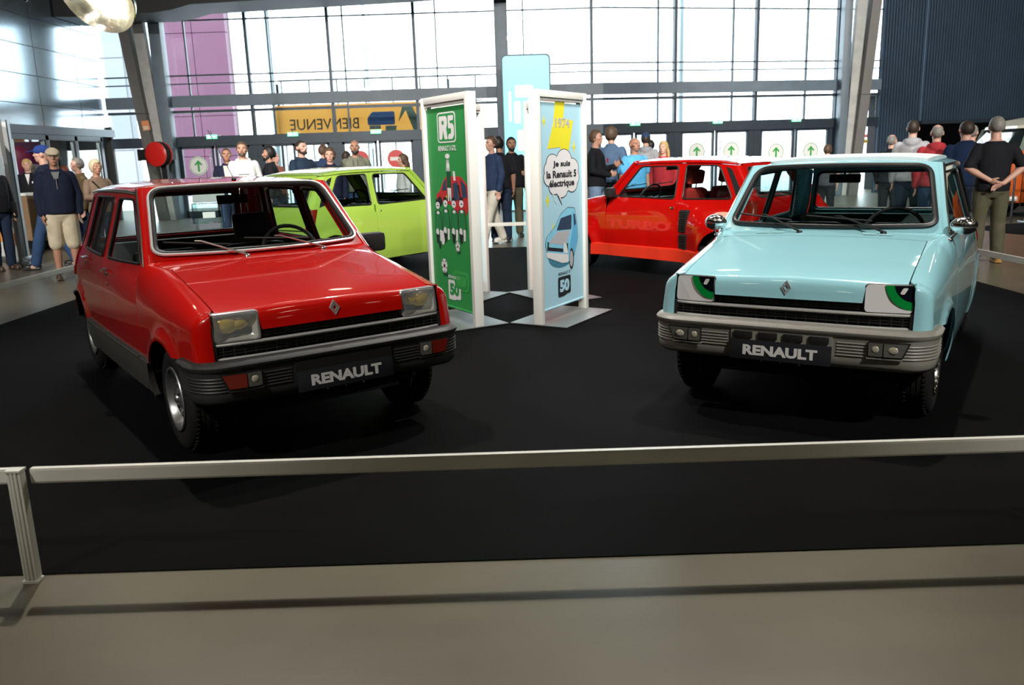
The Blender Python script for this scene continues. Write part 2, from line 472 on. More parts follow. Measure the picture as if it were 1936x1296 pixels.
def make_panels(turbo, five):
    key = (turbo, five)
    if key in CARM: return CARM[key]
    S = Shape(turbo); D = {}
    rfr = RF+(.01 if turbo else 0)
    # fender
    zb = .22; a1 = math.asin((zb-.28)/RF); xa = XF+RF*cos(a1)
    a2 = pi-math.asin((.548-.28)/RF)
    tops = S.ZS+S.TL
    lo = [(1.170, zb), (1.170, tops)]
    n = 24
    qa = S.qmin(.7)
    lo += [(lerp(1.17, qa, i/n), tops) for i in range(1, n+1)]
    lo += [(S.qmin(z), z) for z in (.70, .66, .62, .58, .548)]
    lo += arc(XF, .28, RF, a2, a1, 16)
    D['fender'] = panel_mesh('fender', [lo], S.fender, .035, .008, -1)
    # hood
    hl = .385
    q0 = .110
    lo = rounded([(0., -hl), (q0, -hl-.012), (q0, -.586), (.875, -.588), (.875, .588), (q0, .586), (q0, hl+.012), (0., hl)], [.004, .03, .01, .02, .02, .01, .03, .004], 3)
    D['hood'] = panel_mesh('hood', [lo], S.hood, .035, .012, 1)
    lo = [(.938, -.598), (1.06, -.64), (1.20, -.668)]+[(lerp(1.13, 1.13, i/12)-.085*(1-((i/12*2-1))**2), lerp(-.60, .60, i/12)) for i in range(13)]+[(1.20, .668), (1.06, .64), (.938, .598)]
    D['cowl'] = panel_mesh('cowl', [lo], S.cowl, .04, .012, 1)
    # windscreen surround and glass
    hole = rounded([(-.612, .040), (.612, .040), (.527, .565), (-.527, .565)], [.07, .07, .09, .09], 6)
    outer = [(lerp(-.668, .668, i/16), -.02) for i in range(17)]+[(lerp(.57, -.57, i/16), .605) for i in range(17)]
    D['windscreen_surround'] = panel_mesh('windscreen_surround', [outer, hole], S.wind, .05, .02, -1)
    D['windscreen'] = panel_mesh('windscreen', [rounded([(-.618, .034), (.618, .034), (.532, .571), (-.532, .571)], [.07, .07, .09, .09], 6)], S.wind, .08, 0, -1, -.006)
    D['_wloop'] = resample(hole, .03)
    # roof
    lo = [(1.482, lerp(-1, 1, i/20)) for i in range(21)]+[(lerp(1.482, 3.052, i/20), 1) for i in range(1, 21)]+[(3.052, lerp(1, -1, i/20)) for i in range(1, 21)]+[(lerp(3.052, 1.482, i/20), -1) for i in range(1, 20)]
    rm = panel_mesh('roof', [lo], S.roof, .06, .01, 1)
    D['roof'] = rm
    # doors
    def topline(x0, x1, n=8): return [(lerp(x0, x1, i/n), ztop(lerp(x0, x1, i/n))) for i in range(n+1)]
    if five:
        xr, xrt = 2.060, 2.035
        lo = [(1.178, zb), (xr, zb), (xr, .92)]+topline(xrt, 1.532)+[(1.178, .955)]
        win = rounded([(1.315, .935), (1.985, .925), (1.965, 1.292), (1.632, 1.292)], [.03, .03, .04, .05])
        D['front_door'] = panel_mesh('front_door', [lo, win], S.side, .05, .018, -1)
        D['front_window'] = (win, None)
        a_d = math.acos((2.90-XB)/RF*1.0) if False else pi-math.asin((.56-.28)/RF)
        lo = [(xr+.007, zb), (XB+RF*cos(pi-a1)-.004, zb)]+arc(XB, .28, RF+.004, pi-a1, pi-.95*math.asin((.56-.28)/RF), 8)+[(2.925, .72), (2.95, .93)]+topline(2.76, xrt+.007)+[(xr+.007, .92)]
        win = rounded([(2.125, .925), (2.80, .930), (2.655, 1.292), (2.105, 1.295)], [.03, .04, .05, .04])
        D['rear_door'] = panel_mesh('rear_door', [lo, win], S.side, .05, .018, -1)
        D['rear_window'] = (win, None)
        qstart = [(2.767, ztop(2.767)), (2.957, .93), (2.932, .72)]+arc(XB, .28, RF, pi-.95*math.asin((.56-.28)/RF), math.asin(.08/RF), 16)
        qwin = None
    else:
        xr, xrt = 2.325, 2.298
        lo = [(1.178, zb), (xr, zb), (xr+.01, .92)]+topline(xrt, 1.532)+[(1.178, .955)]
        win = rounded([(1.315, .935), (2.272, .922), (2.243, 1.297), (1.640, 1.292)], [.03, .04, .05, .05])
        D['front_door'] = panel_mesh('front_door', [lo, win], S.side, .05, .018, -1)
        D['front_window'] = (win, None)
        qstart = [(xrt+.007, ztop(xrt)), (xr+.017, .92), (xr+.007, zb), (XB-RF*cos(a1), zb)]+arc(XB, .28, RF, pi-a1, math.asin(.08/RF), 20)
        qwin = rounded([(2.388, .925), (3.055, .935), (2.812, 1.297), (2.355, 1.302)], [.03, .05, .06, .04])
        D['quarter_window'] = (qwin, None)
    # quarter panel with wrapped rear corner
    ze = [.36, .4, .5, .6, .7, .8, .9, 1.0, 1.1, 1.2, 1.27]
    lo = qstart + [(S.qmax(z), z) for z in ze] + topline(S.qmax(1.297)-.004, qstart[0][0], 8)[:-1]
    D['quarter_panel'] = panel_mesh('quarter_panel', [lo]+([qwin] if qwin else []), S.side, .03 if turbo else .045, .010, -1)
    # tailgate
    zs = [.60+.709*i/14 for i in range(15)]
    lo = [(-S.ytail(z), z) for z in zs[::-1]]+[(S.ytail(z), z) for z in zs]
    hw = rounded([(-S.ytail(.95)+.04, .95), (S.ytail(.95)-.04, .95), (S.ytail(1.265)-.04, 1.265), (-S.ytail(1.265)+.04, 1.265)], .05)
    D['tailgate'] = panel_mesh('tailgate', [lo, hw], S.tail, .05, .02, 1)
    D['tail_window'] = panel_mesh('tail_window', [hw], S.tail, .08, 0, 1, -.006)
    D['_hw'] = hw
    zs = [.36, .48, .595]
    D['rear_apron'] = panel_mesh('rear_apron', [[(-S.ytail(z), z) for z in zs[::-1]]+[(S.ytail(z), z) for z in zs]], S.tail, .06, .02, 1)
    D['S'] = S
    for k in list(D):
        if k.endswith('_window') and isinstance(D[k], tuple):
            lp = D[k][0]
            D[k] = (panel_mesh(k, [lp], S.side, .08, 0, -1, -.006), [S.side(a, b)+Vector((0, .002, 0)) for a, b in resample(lp, .03)])
    for side_part in ('front_door', 'rear_door', 'quarter_panel'):
        if side_part in D:
            lo2 = {'front_door': [(1.18, .24), (xr, .24), (xr, .90), (1.18, .90)], 'rear_door': [(2.07, .24), (2.73, .24), (2.72, .50), (2.88, .90), (2.07, .90)],
                   'quarter_panel': ([(2.345, .24), (2.72, .24), (2.72, .64), (3.36, .64), (3.24, .92), (2.345, .90)] if not five else [(2.96, .64), (3.36, .64), (3.24, .92), (2.96, .90)])}[side_part]
            D['card_'+side_part] = panel_mesh('trim_card', [lo2], S.side, .12, 0, -1, -.05)
    CARM[key] = D
    return D
def both(name, me, m, root, **kw):
    a = link(name, me.copy() if me.users else me, m, root)
    b = link(name, mirrored(me), m, root)
    return a, b
def tyre_mesh():
    prof = [(.166, .010), (.178, .004), (.20, -.003), (.235, -.006), (.262, .004), (.274, .016), (.279, .026), (.281, .040), (.276, .041), (.276, .046), (.2825, .047), (.283, .066),
            (.277, .067), (.277, .073), (.283, .074), (.283, .094), (.277, .095), (.277, .101), (.2825, .102), (.281, .118), (.276, .119), (.276, .124), (.279, .130), (.272, .146), (.25, .156), (.21, .158), (.166, .15)]
    mb = MB(); n = 48; M = Matrix.Rotation(pi/2, 4, 'X')   # axis z -> -y ; outer face at h=0 points to +y after flip below
    mb.lathe([(r, -h) for r, h in prof], n, Matrix.Rotation(-pi/2, 4, 'X'), closed=True)
    # tread sipes
    for k in range(60):
        a = 2*pi*k/60
        for h0, h1, da in ((.024, .042, .03), (.120, .138, -.03)):
            p = []
            c = Vector((.2835*cos(a), -(h0+h1)/2, .2835*sin(a)))
            R = Matrix.Rotation(-a, 3, 'Y') @ Matrix.Rotation(da*6, 3, 'X')
            mb.box(c, (.006, h1-h0, .014), R)
    return mb.mesh('tyre', 45, fix=False)
def rim_mesh():
    prof = [(.170, -.004), (.174, .002), (.170, .008), (.160, .006), (.152, -.004), (.146, -.030), (.140, -.045), (.120, -.050), (.108, -.046), (.092, -.024), (.080, -.016), (.066, -.018), (.060, -.022), (.045, -.012), (.028, -.010), (.0, -.010)]
    mb = MB().lathe(prof, 40, Matrix.Rotation(-pi/2, 4, 'X'))
    return mb.mesh('rim', 35, fix=False)
def slots_mesh():
    mb = MB()
    for k in range(8):
        a = 2*pi*(k+.5)/8
        R = Matrix.Rotation(-a, 3, 'Y')
        mb.box((.110*cos(a), -.040, .110*sin(a)), (.020, .020, .030), R, .006)
    for k in range(3):
        a = 2*pi*k/3+.3
        mb.ell((.042*cos(a), -.010, .042*sin(a)), (.009, .008, .009), None, 8, 6)
    return mb.mesh('slots', 40)
WH = {}
def wheels(root, dx=0, rear_out=0., front_out=0., rimmat=None, hub=True):
    if not WH: WH['t'], WH['r'], WH['s'] = tyre_mesh(), rim_mesh(), slots_mesh()
    for X, out in ((XF, front_out), (XB, rear_out)):
        for sgn in (1, -1):
            wr = share('wheel', WH['t'], RUBBER, root, loc=(X-CX, sgn*(.708+out), .281), rot=(0, 0, 0 if sgn > 0 else pi))
            wr['label'] = 'black tyre with grooved tread'
            share('rim', WH['r'], rimmat or ALU, wr)
            share('rim_slots', WH['s'], DARKIN, wr)['kind'] = 'stuff'
            if hub:
                mb = MB().lathe([(.0, .004), (.018, .004), (.024, -.002), (.026, -.012)], 16, Matrix.Rotation(-pi/2, 4, 'X'))
                mb.build('hub_cap', CHROME if rimmat is CHROME else ALU, wr)
def bumper_path(xr, yf, r, x0, ya, n=8):
    """plan path from the centre front round the corner to the side end (X,y), +Y half"""
    pts = [(x0, 0.), (x0+.001, .2), (x0+.004, .4)]
    cx, cyy = x0+.010+r, yf-r
    for i in range(n+1):
        a = pi/2*i/n; pts.append((cx-r*cos(a), cyy+r*sin(a)))
    pts.append((xr, ya)); return pts
def sweep_plan(mb, path, prof, inward=True):
    """sweep a (depth, z) profile round a symmetric plan path; depth positive goes inwards"""
    full = [(x, -y) for x, y in path[:0:-1]]+path
    k = len(full); o = len(mb.v)
    for i, (x, y) in enumerate(full):
        a = Vector(full[max(0, i-1)]); b = Vector(full[min(k-1, i+1)]); t = (b-a).normalized(); nrm = Vector((t.y, -t.x))  # inward: +x at the front
        for d, z in prof:
            mb.v.append(tuple(P3(x+nrm.x*d, y+nrm.y*d, z)))
    m = len(prof)
    for i in range(k-1):
        for j in range(m-1):
            mb.f.append((o+i*m+j, o+i*m+j+1, o+(i+1)*m+j+1, o+(i+1)*m+j))
    mb.f.append(tuple(o+j for j in range(m))); mb.f.append(tuple(o+(k-1)*m+j for j in range(m))[::-1])
def clip_poly(poly, ax, lim, keep_less):
    out = []
    for i in range(len(poly)):
        a = poly[i-1]; b = poly[i]
        ia = (a[ax] <= lim) == keep_less; ib = (b[ax] <= lim) == keep_less
        if ia != ib:
            t = (lim-a[ax])/(b[ax]-a[ax]); out.append((lerp(a[0], b[0], t), lerp(a[1], b[1], t)))
        if ib: out.append(b)
    return out
LENS = glass('lamp lens', (.95, .96, .94), 1.3, .05, milk=.16)
REFLECTOR = mat('lamp reflector', (.90, .90, .86), .28, .35, bump=.25, bscale=60)
YELLOWBULB = mat('yellow bulb glass', (.80, .56, .01), .2, .2)
AMBER = mat('amber lens', (.20, .012, .004), .25, coat=.5)
CLEARL = mat('clear ribbed lens', (.11, .11, .10), .2, coat=.8, bump=.15, bscale=90)
CLEARB = mat('painted lens highlight', (.62, .58, .48), .25, .3)  # pale colour standing in for round reflections in the bumper lamps
PLATE = mat('plate dark grey', (.018, .020, .026), .35)
PLATETXT = mat('plate white', (.80, .80, .80), .4)
GREENP = mat('eye green', (.0, .27, .045), .3); EYEBLACK = mat('eye black', (.004, .005, .01), .15, coat=.5)
SEATBLACK = BLACKVINYL

def car(name, label, pose, paint, kind, five=False, turbo=False, bumper=None, interior=None, seatm=None, lamps='clear', wiper=None, trim=None, gutter=None, plate=True, rimmat=None, cladding=None, front='lamp', group=None, inner=None):
    x, y, yaw = pose
    f = Vector((cos(yaw), sin(yaw)))
    cen = Vector((x, y))-f*CX
    root = empty(name, (cen.x, cen.y, 0.0115), yaw+pi)
    tag(root, label, 'car', group)
    D = make_panels(turbo, five); S = D['S']
    inner = inner or paint
    # painted panels
    for k in ('hood', 'cowl', 'windscreen_surround', 'roof', 'tailgate', 'rear_apron'):
        o = link(k, D[k].copy(), paint, root)
        if k == 'tailgate': tailg = o
        if k == 'hood': hood = o
        if k == 'windscreen_surround': wsur = o
    doors = []
    for k in ('fender', 'front_door', 'rear_door', 'quarter_panel'):
        if k not in D: continue
        pr = both(k if 'door' not in k else 'door', D[k], paint, root)
        if k == 'fender': fend = pr
        if k == 'quarter_panel': quart = pr
        if 'door' in k: doors.append((k, pr))
        if 'card_'+k in D:
            for par, me in zip(pr, (D['card_'+k].copy(), mirrored(D['card_'+k]))): link('trim_card', me, interior, par)
        wk = k.replace('door', 'window').replace('quarter_panel', 'quarter_window')
        if wk in D and k != 'fender':
            g, loop = D[wk]
            for par, sg in zip(pr, (1, -1)):
                link('window_pane', g.copy() if sg > 0 else mirrored(g), GLASS, par)
                MB().tube([(p.x, p.y*sg, p.z) for p in loop], .009, 6, closed=True).build('window_seal', BLACKPL, par)
    # glass and seals
    link('windscreen', D['windscreen'].copy(), GLASS, root)
    wl = [S.wind(a, b) for a, b in D['_wloop']]
    seal = MB().tube([p+Vector((-.004, 0, .004)) for p in wl], .017, 8, closed=True).build('windscreen_seal', BLACKPL, root)
    if trim: MB().tube([S.wind(a*1.026, (b-.3)*1.055+.3)+Vector((-.010, 0, .010)) for a, b in D['_wloop']], .0095, 6, closed=True).build('bright_trim', mat('bright strip', (.80, .81, .82), .28, .5), seal)
    link('tail_window', D['tail_window'].copy(), GLASS, tailg)
    MB().tube([S.tail(a, b) for a, b in resample(D['_hw'], .05)], .012, 6, closed=True).build('window_seal', BLACKPL, tailg)
    # a pillars and drip rails
    for sg in (1, -1):
        pl = []; n = 14
        for i in range(n+1):
            t = i/n*1.10-.10; z = lerp(.955, 1.330, t); a = S.side(apil(z), z); b = S.wind(lerp(.668, .57, t), lerp(0, .60, t)); p = (a+b)/2
            pl.append(Vector((p.x, p.y*sg, p.z)))
        MB().tube(pl, [.026]*5+[.024]*(n-4), 10).build('windscreen_pillar', paint, root)
        gl = [pl[i]+Vector((0, .022*sg, .006)) for i in range(0, n+1, 2)]
        gl += [P3(X, sg*(S.Y(X, 1.325)+.006), f_ze(X)-.006) for X in [1.56+.12*i for i in range(13)]]
        MB().tube(gl, .0095, 6).build('drip_rail', gutter or paint, root)
    # rear lamps, vents on the rear pillars
    for sg in (1, -1):
        def rr(a, z, sg=sg):
            p = S.side(S.qmax(z)+a, z); return Vector((p.x, p.y*sg, p.z))
        fl = -1 if sg > 0 else 1
        par = quart[0] if sg > 0 else quart[1]
        v = link('pillar_vent', panel_mesh('pillar_vent', [rounded([(-.245, .955), (-.165, .935), (-.155, 1.255), (-.215, 1.285)], .008)], rr, .04, .004, fl, .004), BLACKPL, par)
        mb = MB()
        for i in range(12):
            z = .975+.024*i; mb.tube([rr(-.232+.0005*i, z), rr(-.20, z), rr(-.168, z)], .004, 4)
        mb.build('vent_slat', BLACKPL, v)
        tl = link('tail_lamp', panel_mesh('tail_lamp', [rounded([(-.125, .69), (-.012, .69), (-.012, .915), (-.14, .915)], .008)], rr, .03, .008, fl, .006), AMBER, par)
        link('red_lens', panel_mesh('red_lens', [rounded([(-.122, .695), (-.016, .695), (-.016, .765), (-.126, .765)], .006)], rr, .03, .003, fl, .0085), mat('red lens', (.45, .008, .006), .2, coat=.6), tl)
    # hidden works: floor tray, firewall, engine bay, wheel wells
    mb = MB(); c = lambda X: X-CX
    mb.box((c(1.9), 0, .235), (2.9, 1.08, .05)); mb.box((c(2.05), 0, .23), (1.25, 1.40, .05)); mb.box((c(.62), 0, .42), (.62, .86, .40)); mb.box((c(.985), 0, .55), (.03, 1.34, .70)); mb.box((c(3.05), 0, .45), (.70, 1.02, .42))
    mb.box((c(.255), 0, .56), (.02, 1.26, .36)); mb.box((c(.66), 0, .68), (.9, 1.10, .03)); mb.box((c(3.1), 0, .67), (.66, 1.24, .02))
    for sg in (1, -1):
        for cx in (XF, XB): mb.box((c(cx), sg*.52, .42), (.74, .02, .46)); mb.box((c(cx), sg*.61, .635), (.60, .18, .02))
        mb.bar((c(.66), sg*.56, .27), (c(.75), sg*.2, .26), .05); mb.bar((c(XB), sg*.56, .27), (c(2.7), sg*.4, .27), .05)
    mb.tube([(c(.5), -.25, .20), (c(1.2), -.2, .18), (c(2.4), -.2, .18), (c(3.4), -.45, .22)], .022, 8)
    mb.tube([(c(.20), -.45, .30), (c(.17), 0, .285), (c(.20), .45, .30)], .02, 8)
    mb.build('underbody', DARKIN, root)
    wheels(root, 0, .13 if turbo else 0., .03 if turbo else 0., rimmat)
    # ---- front face
    mb = MB(); zc = lambda z: S.xf(z)
    mb.box((c(.205), 0, .672), (.012, .76, .060)); mb.box((c(.205), 0, .598), (.012, 1.24, .062))
    for z, wd in ((.652, .75), (.667, .75), (.681, .75), (.585, 1.23), (.601, 1.23), (.616, 1.23)):
        mb.box((c(zc(z)+.022), 0, z), (.012, wd, .0045))
    for i in range(-7, 8): mb.box((c(zc(.67)+.020), i*.0525, .669), (.010, .005, .05))
    for i in range(-11, 12): mb.box((c(zc(.6)+.020), i*.0525, .600), (.010, .005, .055))
    gr = mb.build('grille', mat('grille black', (.02, .021, .022), .4), root)
    for z, h in ((.633, .012), (.565, .010)):
        MB().tube([P3(zc(z)-.004+.03*(yy/.62)**4, yy, z) for yy in [lerp(-.624, .624, i/16) for i in range(17)]], h, 8, ell=.75).build('chrome_strip', mat('bright strip', (.80, .81, .82), .28, .5), gr)
    for sg in (1, -1):
        MB().bar(P3(zc(.6)+.01, sg*.622, .56), P3(zc(.64)+.01, sg*.622, .64), .012, .02).build('end_cap', BLACKPL, gr)
    # emblem: two nested diamonds
    em = MB(); ep = lambda a, b, h: P3(.1515+.29*(b)-.006-h, a, .748+b)
    def dia(s_, sx): return [(0, s_), (sx, 0), (0, -s_), (-sx, 0)]
    for (o1, i1) in (((.040, .029), (.027, .0195)), ((.023, .0165), (.014, .010))):
        oo = dia(*o1); ii = dia(*i1); k = len(em.v)
        for h, sc in ((0, 1), (.008, .95)):
            for a, b in oo: em.v.append(tuple(ep(a*sc, b*sc, h)))
            for a, b in ii: em.v.append(tuple(ep(a/sc, b/sc, h)))
        for i in range(4):
            j = (i+1) % 4
            em.f += [(k+8+i, k+8+j, k+12+j, k+12+i), (k+i, k+j, k+8+j, k+8+i), (k+4+i, k+4+j, k+12+j, k+12+i)]
    em.build('emblem', mat('satin chrome', (.80, .81, .84), .30, .8), hood, sharp=10)
    # headlights
    for sg in (1, -1):
        ol = rounded([(.392, .643), (.622, .643), (.620, .783), (.392, .785)], .022, 4)
        hp = lambda a, b, h, sg=sg: P3(S.xf(b)+.055*max(0, (a-.40)/.22)**2*.45+.004-h, a*sg, b)
        fr = MB(); k = len(ol)
        ctr = Vector((.507, .714))
        for sc, h in ((1.03, -.03), (1.03, .006), (.985, .012), (.955, .004), (.955, -.01)):
            for a, b in ol:
                q = ctr+(Vector((a, b))-ctr)*sc; fr.v.append(tuple(hp(q.x, q.y, h)))
        for r_ in range(4):
            for i in range(k): fr.f.append((r_*k+i, r_*k+(i+1) % k, (r_+1)*k+(i+1) % k, (r_+1)*k+i))
        hr = fr.build('headlamp' if front == 'lamp' else 'headlamp_cover', mat('headlamp rim', (.42, .43, .44), .3, .4) if front == 'lamp' else BLACKPL, root)
        if front == 'lamp':
            rf = MB(); rings = []
            for sc, h in ((1.0, -.004), (.95, -.03), (.80, -.055), (.5, -.075), (.2, -.085), (.0, -.087)):
                for a, b in ol:
                    q = ctr+(Vector((a, b))-ctr)*sc; rf.v.append(tuple(hp(q.x, q.y, h)))
            for r_ in range(5):
                for i in range(k): rf.f.append((r_*k+i, r_*k+(i+1) % k, (r_+1)*k+(i+1) % k, (r_+1)*k+i))
            rf.build('reflector', REFLECTOR, hr)
            bb = MB().ell(hp(.535, .722, -.040), (.03, .062, .045)); bb.ell(hp(.48, .72, -.045), (.028, .05, .03))
            bb.build('bulb', YELLOWBULB, hr)
            ln = MB(); 
            for sc, h in ((.99, .004), (.93, .016), (.80, .021), (.4, .024), (0., .025)):
                for a, b in ol:
                    q = ctr+(Vector((a, b))-ctr)*sc; ln.v.append(tuple(hp(q.x, q.y, h)))
            for r_ in range(4):
                for i in range(k): ln.f.append((r_*k+i, r_*k+(i+1) % k, (r_+1)*k+(i+1) % k, (r_+1)*k+i))
            ln.build('lens', LENS, hr)
        else:
            ins = [tuple(ctr+(Vector(p)-ctr)*.972) for p in ol]
            MB().prism(ins, lambda a, b, h: hp(a, b, h), .004, .0135).build('eye_white', mat('eye white', (.80, .80, .82), .3), hr, sharp=30)
            # sector centre at the corner that is upper right as seen from the front (towards -Y)
            if sg > 0: ccy = .392-.004; d = 1
            else: ccy = .622+.004; d = -1
            czz = .800
            def ring(r0, r1, n=24):
                p = [(ccy+d*r1*cos(a), czz-r1*sin(a)) for a in [pi/2*1.12*i/n-.1 for i in range(n+1)]]
                if r0 > 0: p += [(ccy+d*r0*cos(a), czz-r0*sin(a)) for a in [pi/2*1.12*i/n-.1 for i in range(n, -1, -1)]]
                else: p.append((ccy, czz))
                lo_, hi_ = ctr.x-.230/2*.965, ctr.x+.230/2*.965
                p = clip_poly(p, 0, lo_, False); p = clip_poly(p, 0, hi_, True); p = clip_poly(p, 1, .714-.0695, False); p = clip_poly(p, 1, .714+.0695, True)
                return p
            for nm, r0, r1, m_, h in (('eye_iris', 0.100, .140, GREENP, .0142), ('eye_pupil', 0, .100, EYEBLACK, .0146)):
                pg = ring(r0, r1)
                if sg < 0: pass
                me = panel_mesh(nm, [pg], lambda a, b: hp(a, b, h), .02, .001, 1 if sg < 0 else 1)
                link(nm, me, m_, hr)
            gx = ccy+d*.045
            gp = rounded([(gx-d*.012, .772), (gx+d*.012, .772), (gx+d*.026, .742), (gx+d*.006, .738)], .008)
            if d < 0: gp = gp[::-1]
            link('eye_glint', panel_mesh('eye_glint', [gp], lambda a, b: hp(a, b, .0152), .02, .001, 1), WHITEP, hr)
    # ---- bumpers
    bp = mat('bumper '+name+str(id(bumper)), (.02, .02, .02)) if bumper is None else bumper
    path = bumper_path(.36, .752, .17, .052, .752)
    mb = MB()
    sweep_plan(mb, path, [(.10, .563), (.03, .566), (.008, .558), (-.004, .545), (-.002, .530), (.008, .520), (.010, .515), (.012, .405), (.016, .375), (.035, .352), (.10, .345), (.10, .37)])
    # cut-out for the number plate recess is a separate dark insert
    bo = mb.build('front_bumper', bp, root, sharp=50)
    for z in (.425, .441, .457, .473, .489):
        for sg in (1, -1):
            pts = [(px, py) for px, py in path if py >= .39]
            pts = [(.0535, .285), (.0545, .37)]+[(px, py) for px, py in path[3:]]
            def sh(p, i):
                a = Vector(pts[max(0, i-1)]); b = Vector(pts[min(len(pts)-1, i+1)]); t = (b-a).normalized()
                return P3(p[0]+t.y*.011, (p[1]-t.x*.011)*sg, z)
            MB().tube([sh(p, i) for i, p in enumerate(pts)], .0052, 6).build('bumper_rib', bp, bo)
    for sg in (1, -1):
        fx = lambda a: .056+.09*max(0, (a-.52)/.13)**2*.30
        def lp(a, b, h, sg=sg): return P3(fx(a)-h, a*sg, b)
        lo_ = rounded([(.435, .430), (.600, .430), (.632, .510), (.435, .510)], .006, 3)
        hs = MB().prism(lo_, lp, -.012, .004).build('lamp_housing', BLACKPL, bo)
        inn = rounded([(.440, .437), (.506, .437), (.506, .504), (.440, .504)], .005, 3); outr = rounded([(.512, .437), (.595, .437), (.622, .504), (.512, .504)], .005, 3)
        MB().prism(inn, lp, .002, .009).build('side_light', CLEARL, hs)
        MB().prism(outr, lp, .002, .009).build('indicator', AMBER if lamps == 'amber' else CLEARL, hs)
        MB().ell(lp(.472, .472, .009), (.004, .018, .018), None, 12, 8).build('lens_highlight', CLEARB, hs)  # unlit disc, paints a reflection on the lens
        if lamps != 'amber': MB().ell(lp(.555, .472, .009), (.004, .024, .018), None, 12, 8).build('lens_highlight', CLEARB, hs)
        MB().bar(lp(.43, .424, .003), lp(.60, .424, .003), .006, .006).build('lamp_ledge', bp, hs)
    # recess with slots
    rc = MB().box(P3(.062, 0, .465), (.012, .53, .10)).build('bumper_recess', DARKIN if kind != 'blue' else bp, bo)
    if kind == 'blue':
        for i in range(4): MB().box(P3(.052, -.198+.132*i, .495), (.012, .100, .036), None, .004).build('air_slot', DARKIN, rc)
    if plate:
        pz, px = .414, .046
        tl_ = .06
        po = MB().box(P3(px, 0, pz), (.008, .528, .106), Matrix.Rotation(tl_, 3, 'Y'), .002).build('number_plate', PLATE, root)
        po['label'] = 'dark show plate lettered RENAULT'
        text_obj('plate_lettering', 'RENAULT', PLATETXT, po, lambda a, b, h: P3(px-.0045-h+b*tl_, -a, pz+b), .1, .0046, width=.39, height=.056)
        for i in range(3): MB().ell(P3(.07, -.1+.1*i, .350), (.006, .006, .008), None, 8, 6).build('plate_bolt', STEEL, po)
    # rear bumper
    mb = MB()
    rp = [(3.50, 0.), (3.498, .35)]+[(3.34+.155*cos(a), .585+.165*sin(a)) for a in [pi/2*i/8 for i in range(9)]]+[(3.30, .752)]
    k0 = len(mb.v); full = [(x_, -y_) for x_, y_ in rp[:0:-1]]+rp
    prof = [(.08, .575), (0, .57), (-.012, .55), (0, .52), (.004, .40), (.03, .36), (.08, .36)]
    for i, (x_, y_) in enumerate(full):
        a = Vector(full[max(0, i-1)]); b = Vector(full[min(len(full)-1, i+1)]); t = (b-a).normalized()
        for d_, z_ in prof: mb.v.append(tuple(P3(x_-t.y*d_, y_+t.x*d_, z_)))
    m_ = len(prof)
    for i in range(len(full)-1):
        for j in range(m_-1): mb.f.append((k0+i*m_+j, k0+i*m_+j+1, k0+(i+1)*m_+j+1, k0+(i+1)*m_+j))
    mb.build('rear_bumper', bp, root)
    # ---- interior
    mb = MB()
    mb.box((c(1.24), 0, .80), (.36, 1.20, .16), Matrix.Rotation(-.12, 3, 'Y'), .05); mb.box((c(1.22), .33*-1, .885), (.20, .40, .06), None, .025)
    mb.box((c(1.12), 0, .915), (.16, 1.14, .03), Matrix.Rotation(-.10, 3, 'Y'), .01)
    mb.build('dashboard', BLACKPL, root)
    mb = MB(); sc_ = Vector((c(1.545), -.33, .905)); R = Matrix.Rotation(radians(-62), 3, 'Y')
    mb.tube([sc_+R @ Vector((.185*cos(a), .185*sin(a), 0)) for a in [2*pi*i/32 for i in range(32)]], .0125, 8, closed=True)
    for a in (-.25, pi+.25): mb.bar(sc_+R @ Vector((0, 0, -.03)), sc_+R @ Vector((.185*sin(a)*-1*.35, .185*cos(a), 0)), .03, .008)
    mb.ell(sc_+R @ Vector((0, 0, -.02)), (.05, .05, .03)); mb.tube([sc_+R @ Vector((0, 0, -.03)), (c(1.30), -.33, .75)], .025, 8)
    mb.build('steering_wheel', BLACKPL, root)
    sm = seatm or SEATBLACK
    for sg, head in ((-1, kind != 'blue'), (1, kind == 'turbo')):
        rt_ = MB().box((c(1.86), sg*.31, .47), (.50, .47, .15), Matrix.Rotation(-.15, 3, 'Y'), .05).build('front_seat', sm, root)
        tp = .93 if kind != 'turbo' else 1.04
        hgt = tp-.50
        mb = MB().box((c(2.13+.03), sg*.31, .50+hgt/2), (.13, .44, hgt), Matrix.Rotation(.26, 3, 'Y'), .055)
        mb.build('seat_back', sm, rt_)
        if head or kind == 'turbo':
            hz = tp+.12
            mb = MB().box((c(2.25), sg*.31, hz), (.09, .26, .17), Matrix.Rotation(.2, 3, 'Y'), .035); mb.tube([(c(2.2), sg*.31-.06, tp-.04), (c(2.24), sg*.31-.06, hz)], .008, 6); mb.tube([(c(2.2), sg*.31+.06, tp-.04), (c(2.24), sg*.31+.06, hz)], .008, 6)
            mb.build('headrest', sm, rt_)
    rb = MB().box((c(2.60), 0, .50), (.42, 1.06, .16), None, .05); rb.box((c(2.84), 0, .72), (.13, 1.10, .44), Matrix.Rotation(.3, 3, 'Y'), .04)
    rb.build('rear_seat', sm, root)
    MB().box((c(3.06), 0, .905), (.36, 1.14, .02), Matrix.Rotation(.0, 3, 'Y'), .005).build('parcel_shelf', mat('shelf grey', (.10, .11, .12), .6) if kind != 'blue' else interior, root)
    hd = link('headliner', panel_mesh('headliner', [[(1.50, -.96), (3.02, -.96), (3.02, .96), (1.50, .96)]], lambda X, v: S.roof(X, v)-Vector((0, 0, .022)), .12, 0, 1), mat('headliner', (.25, .25, .24), .8) if kind != 'blue' else interior, root)
    mb = MB().box((c(1.63), 0, 1.262), (.02, .20, .058), Matrix.Rotation(.25, 3, 'Y'), .01); mb.tube([(c(1.63), 0, 1.27), (c(1.60), 0, 1.37)], .008, 6)
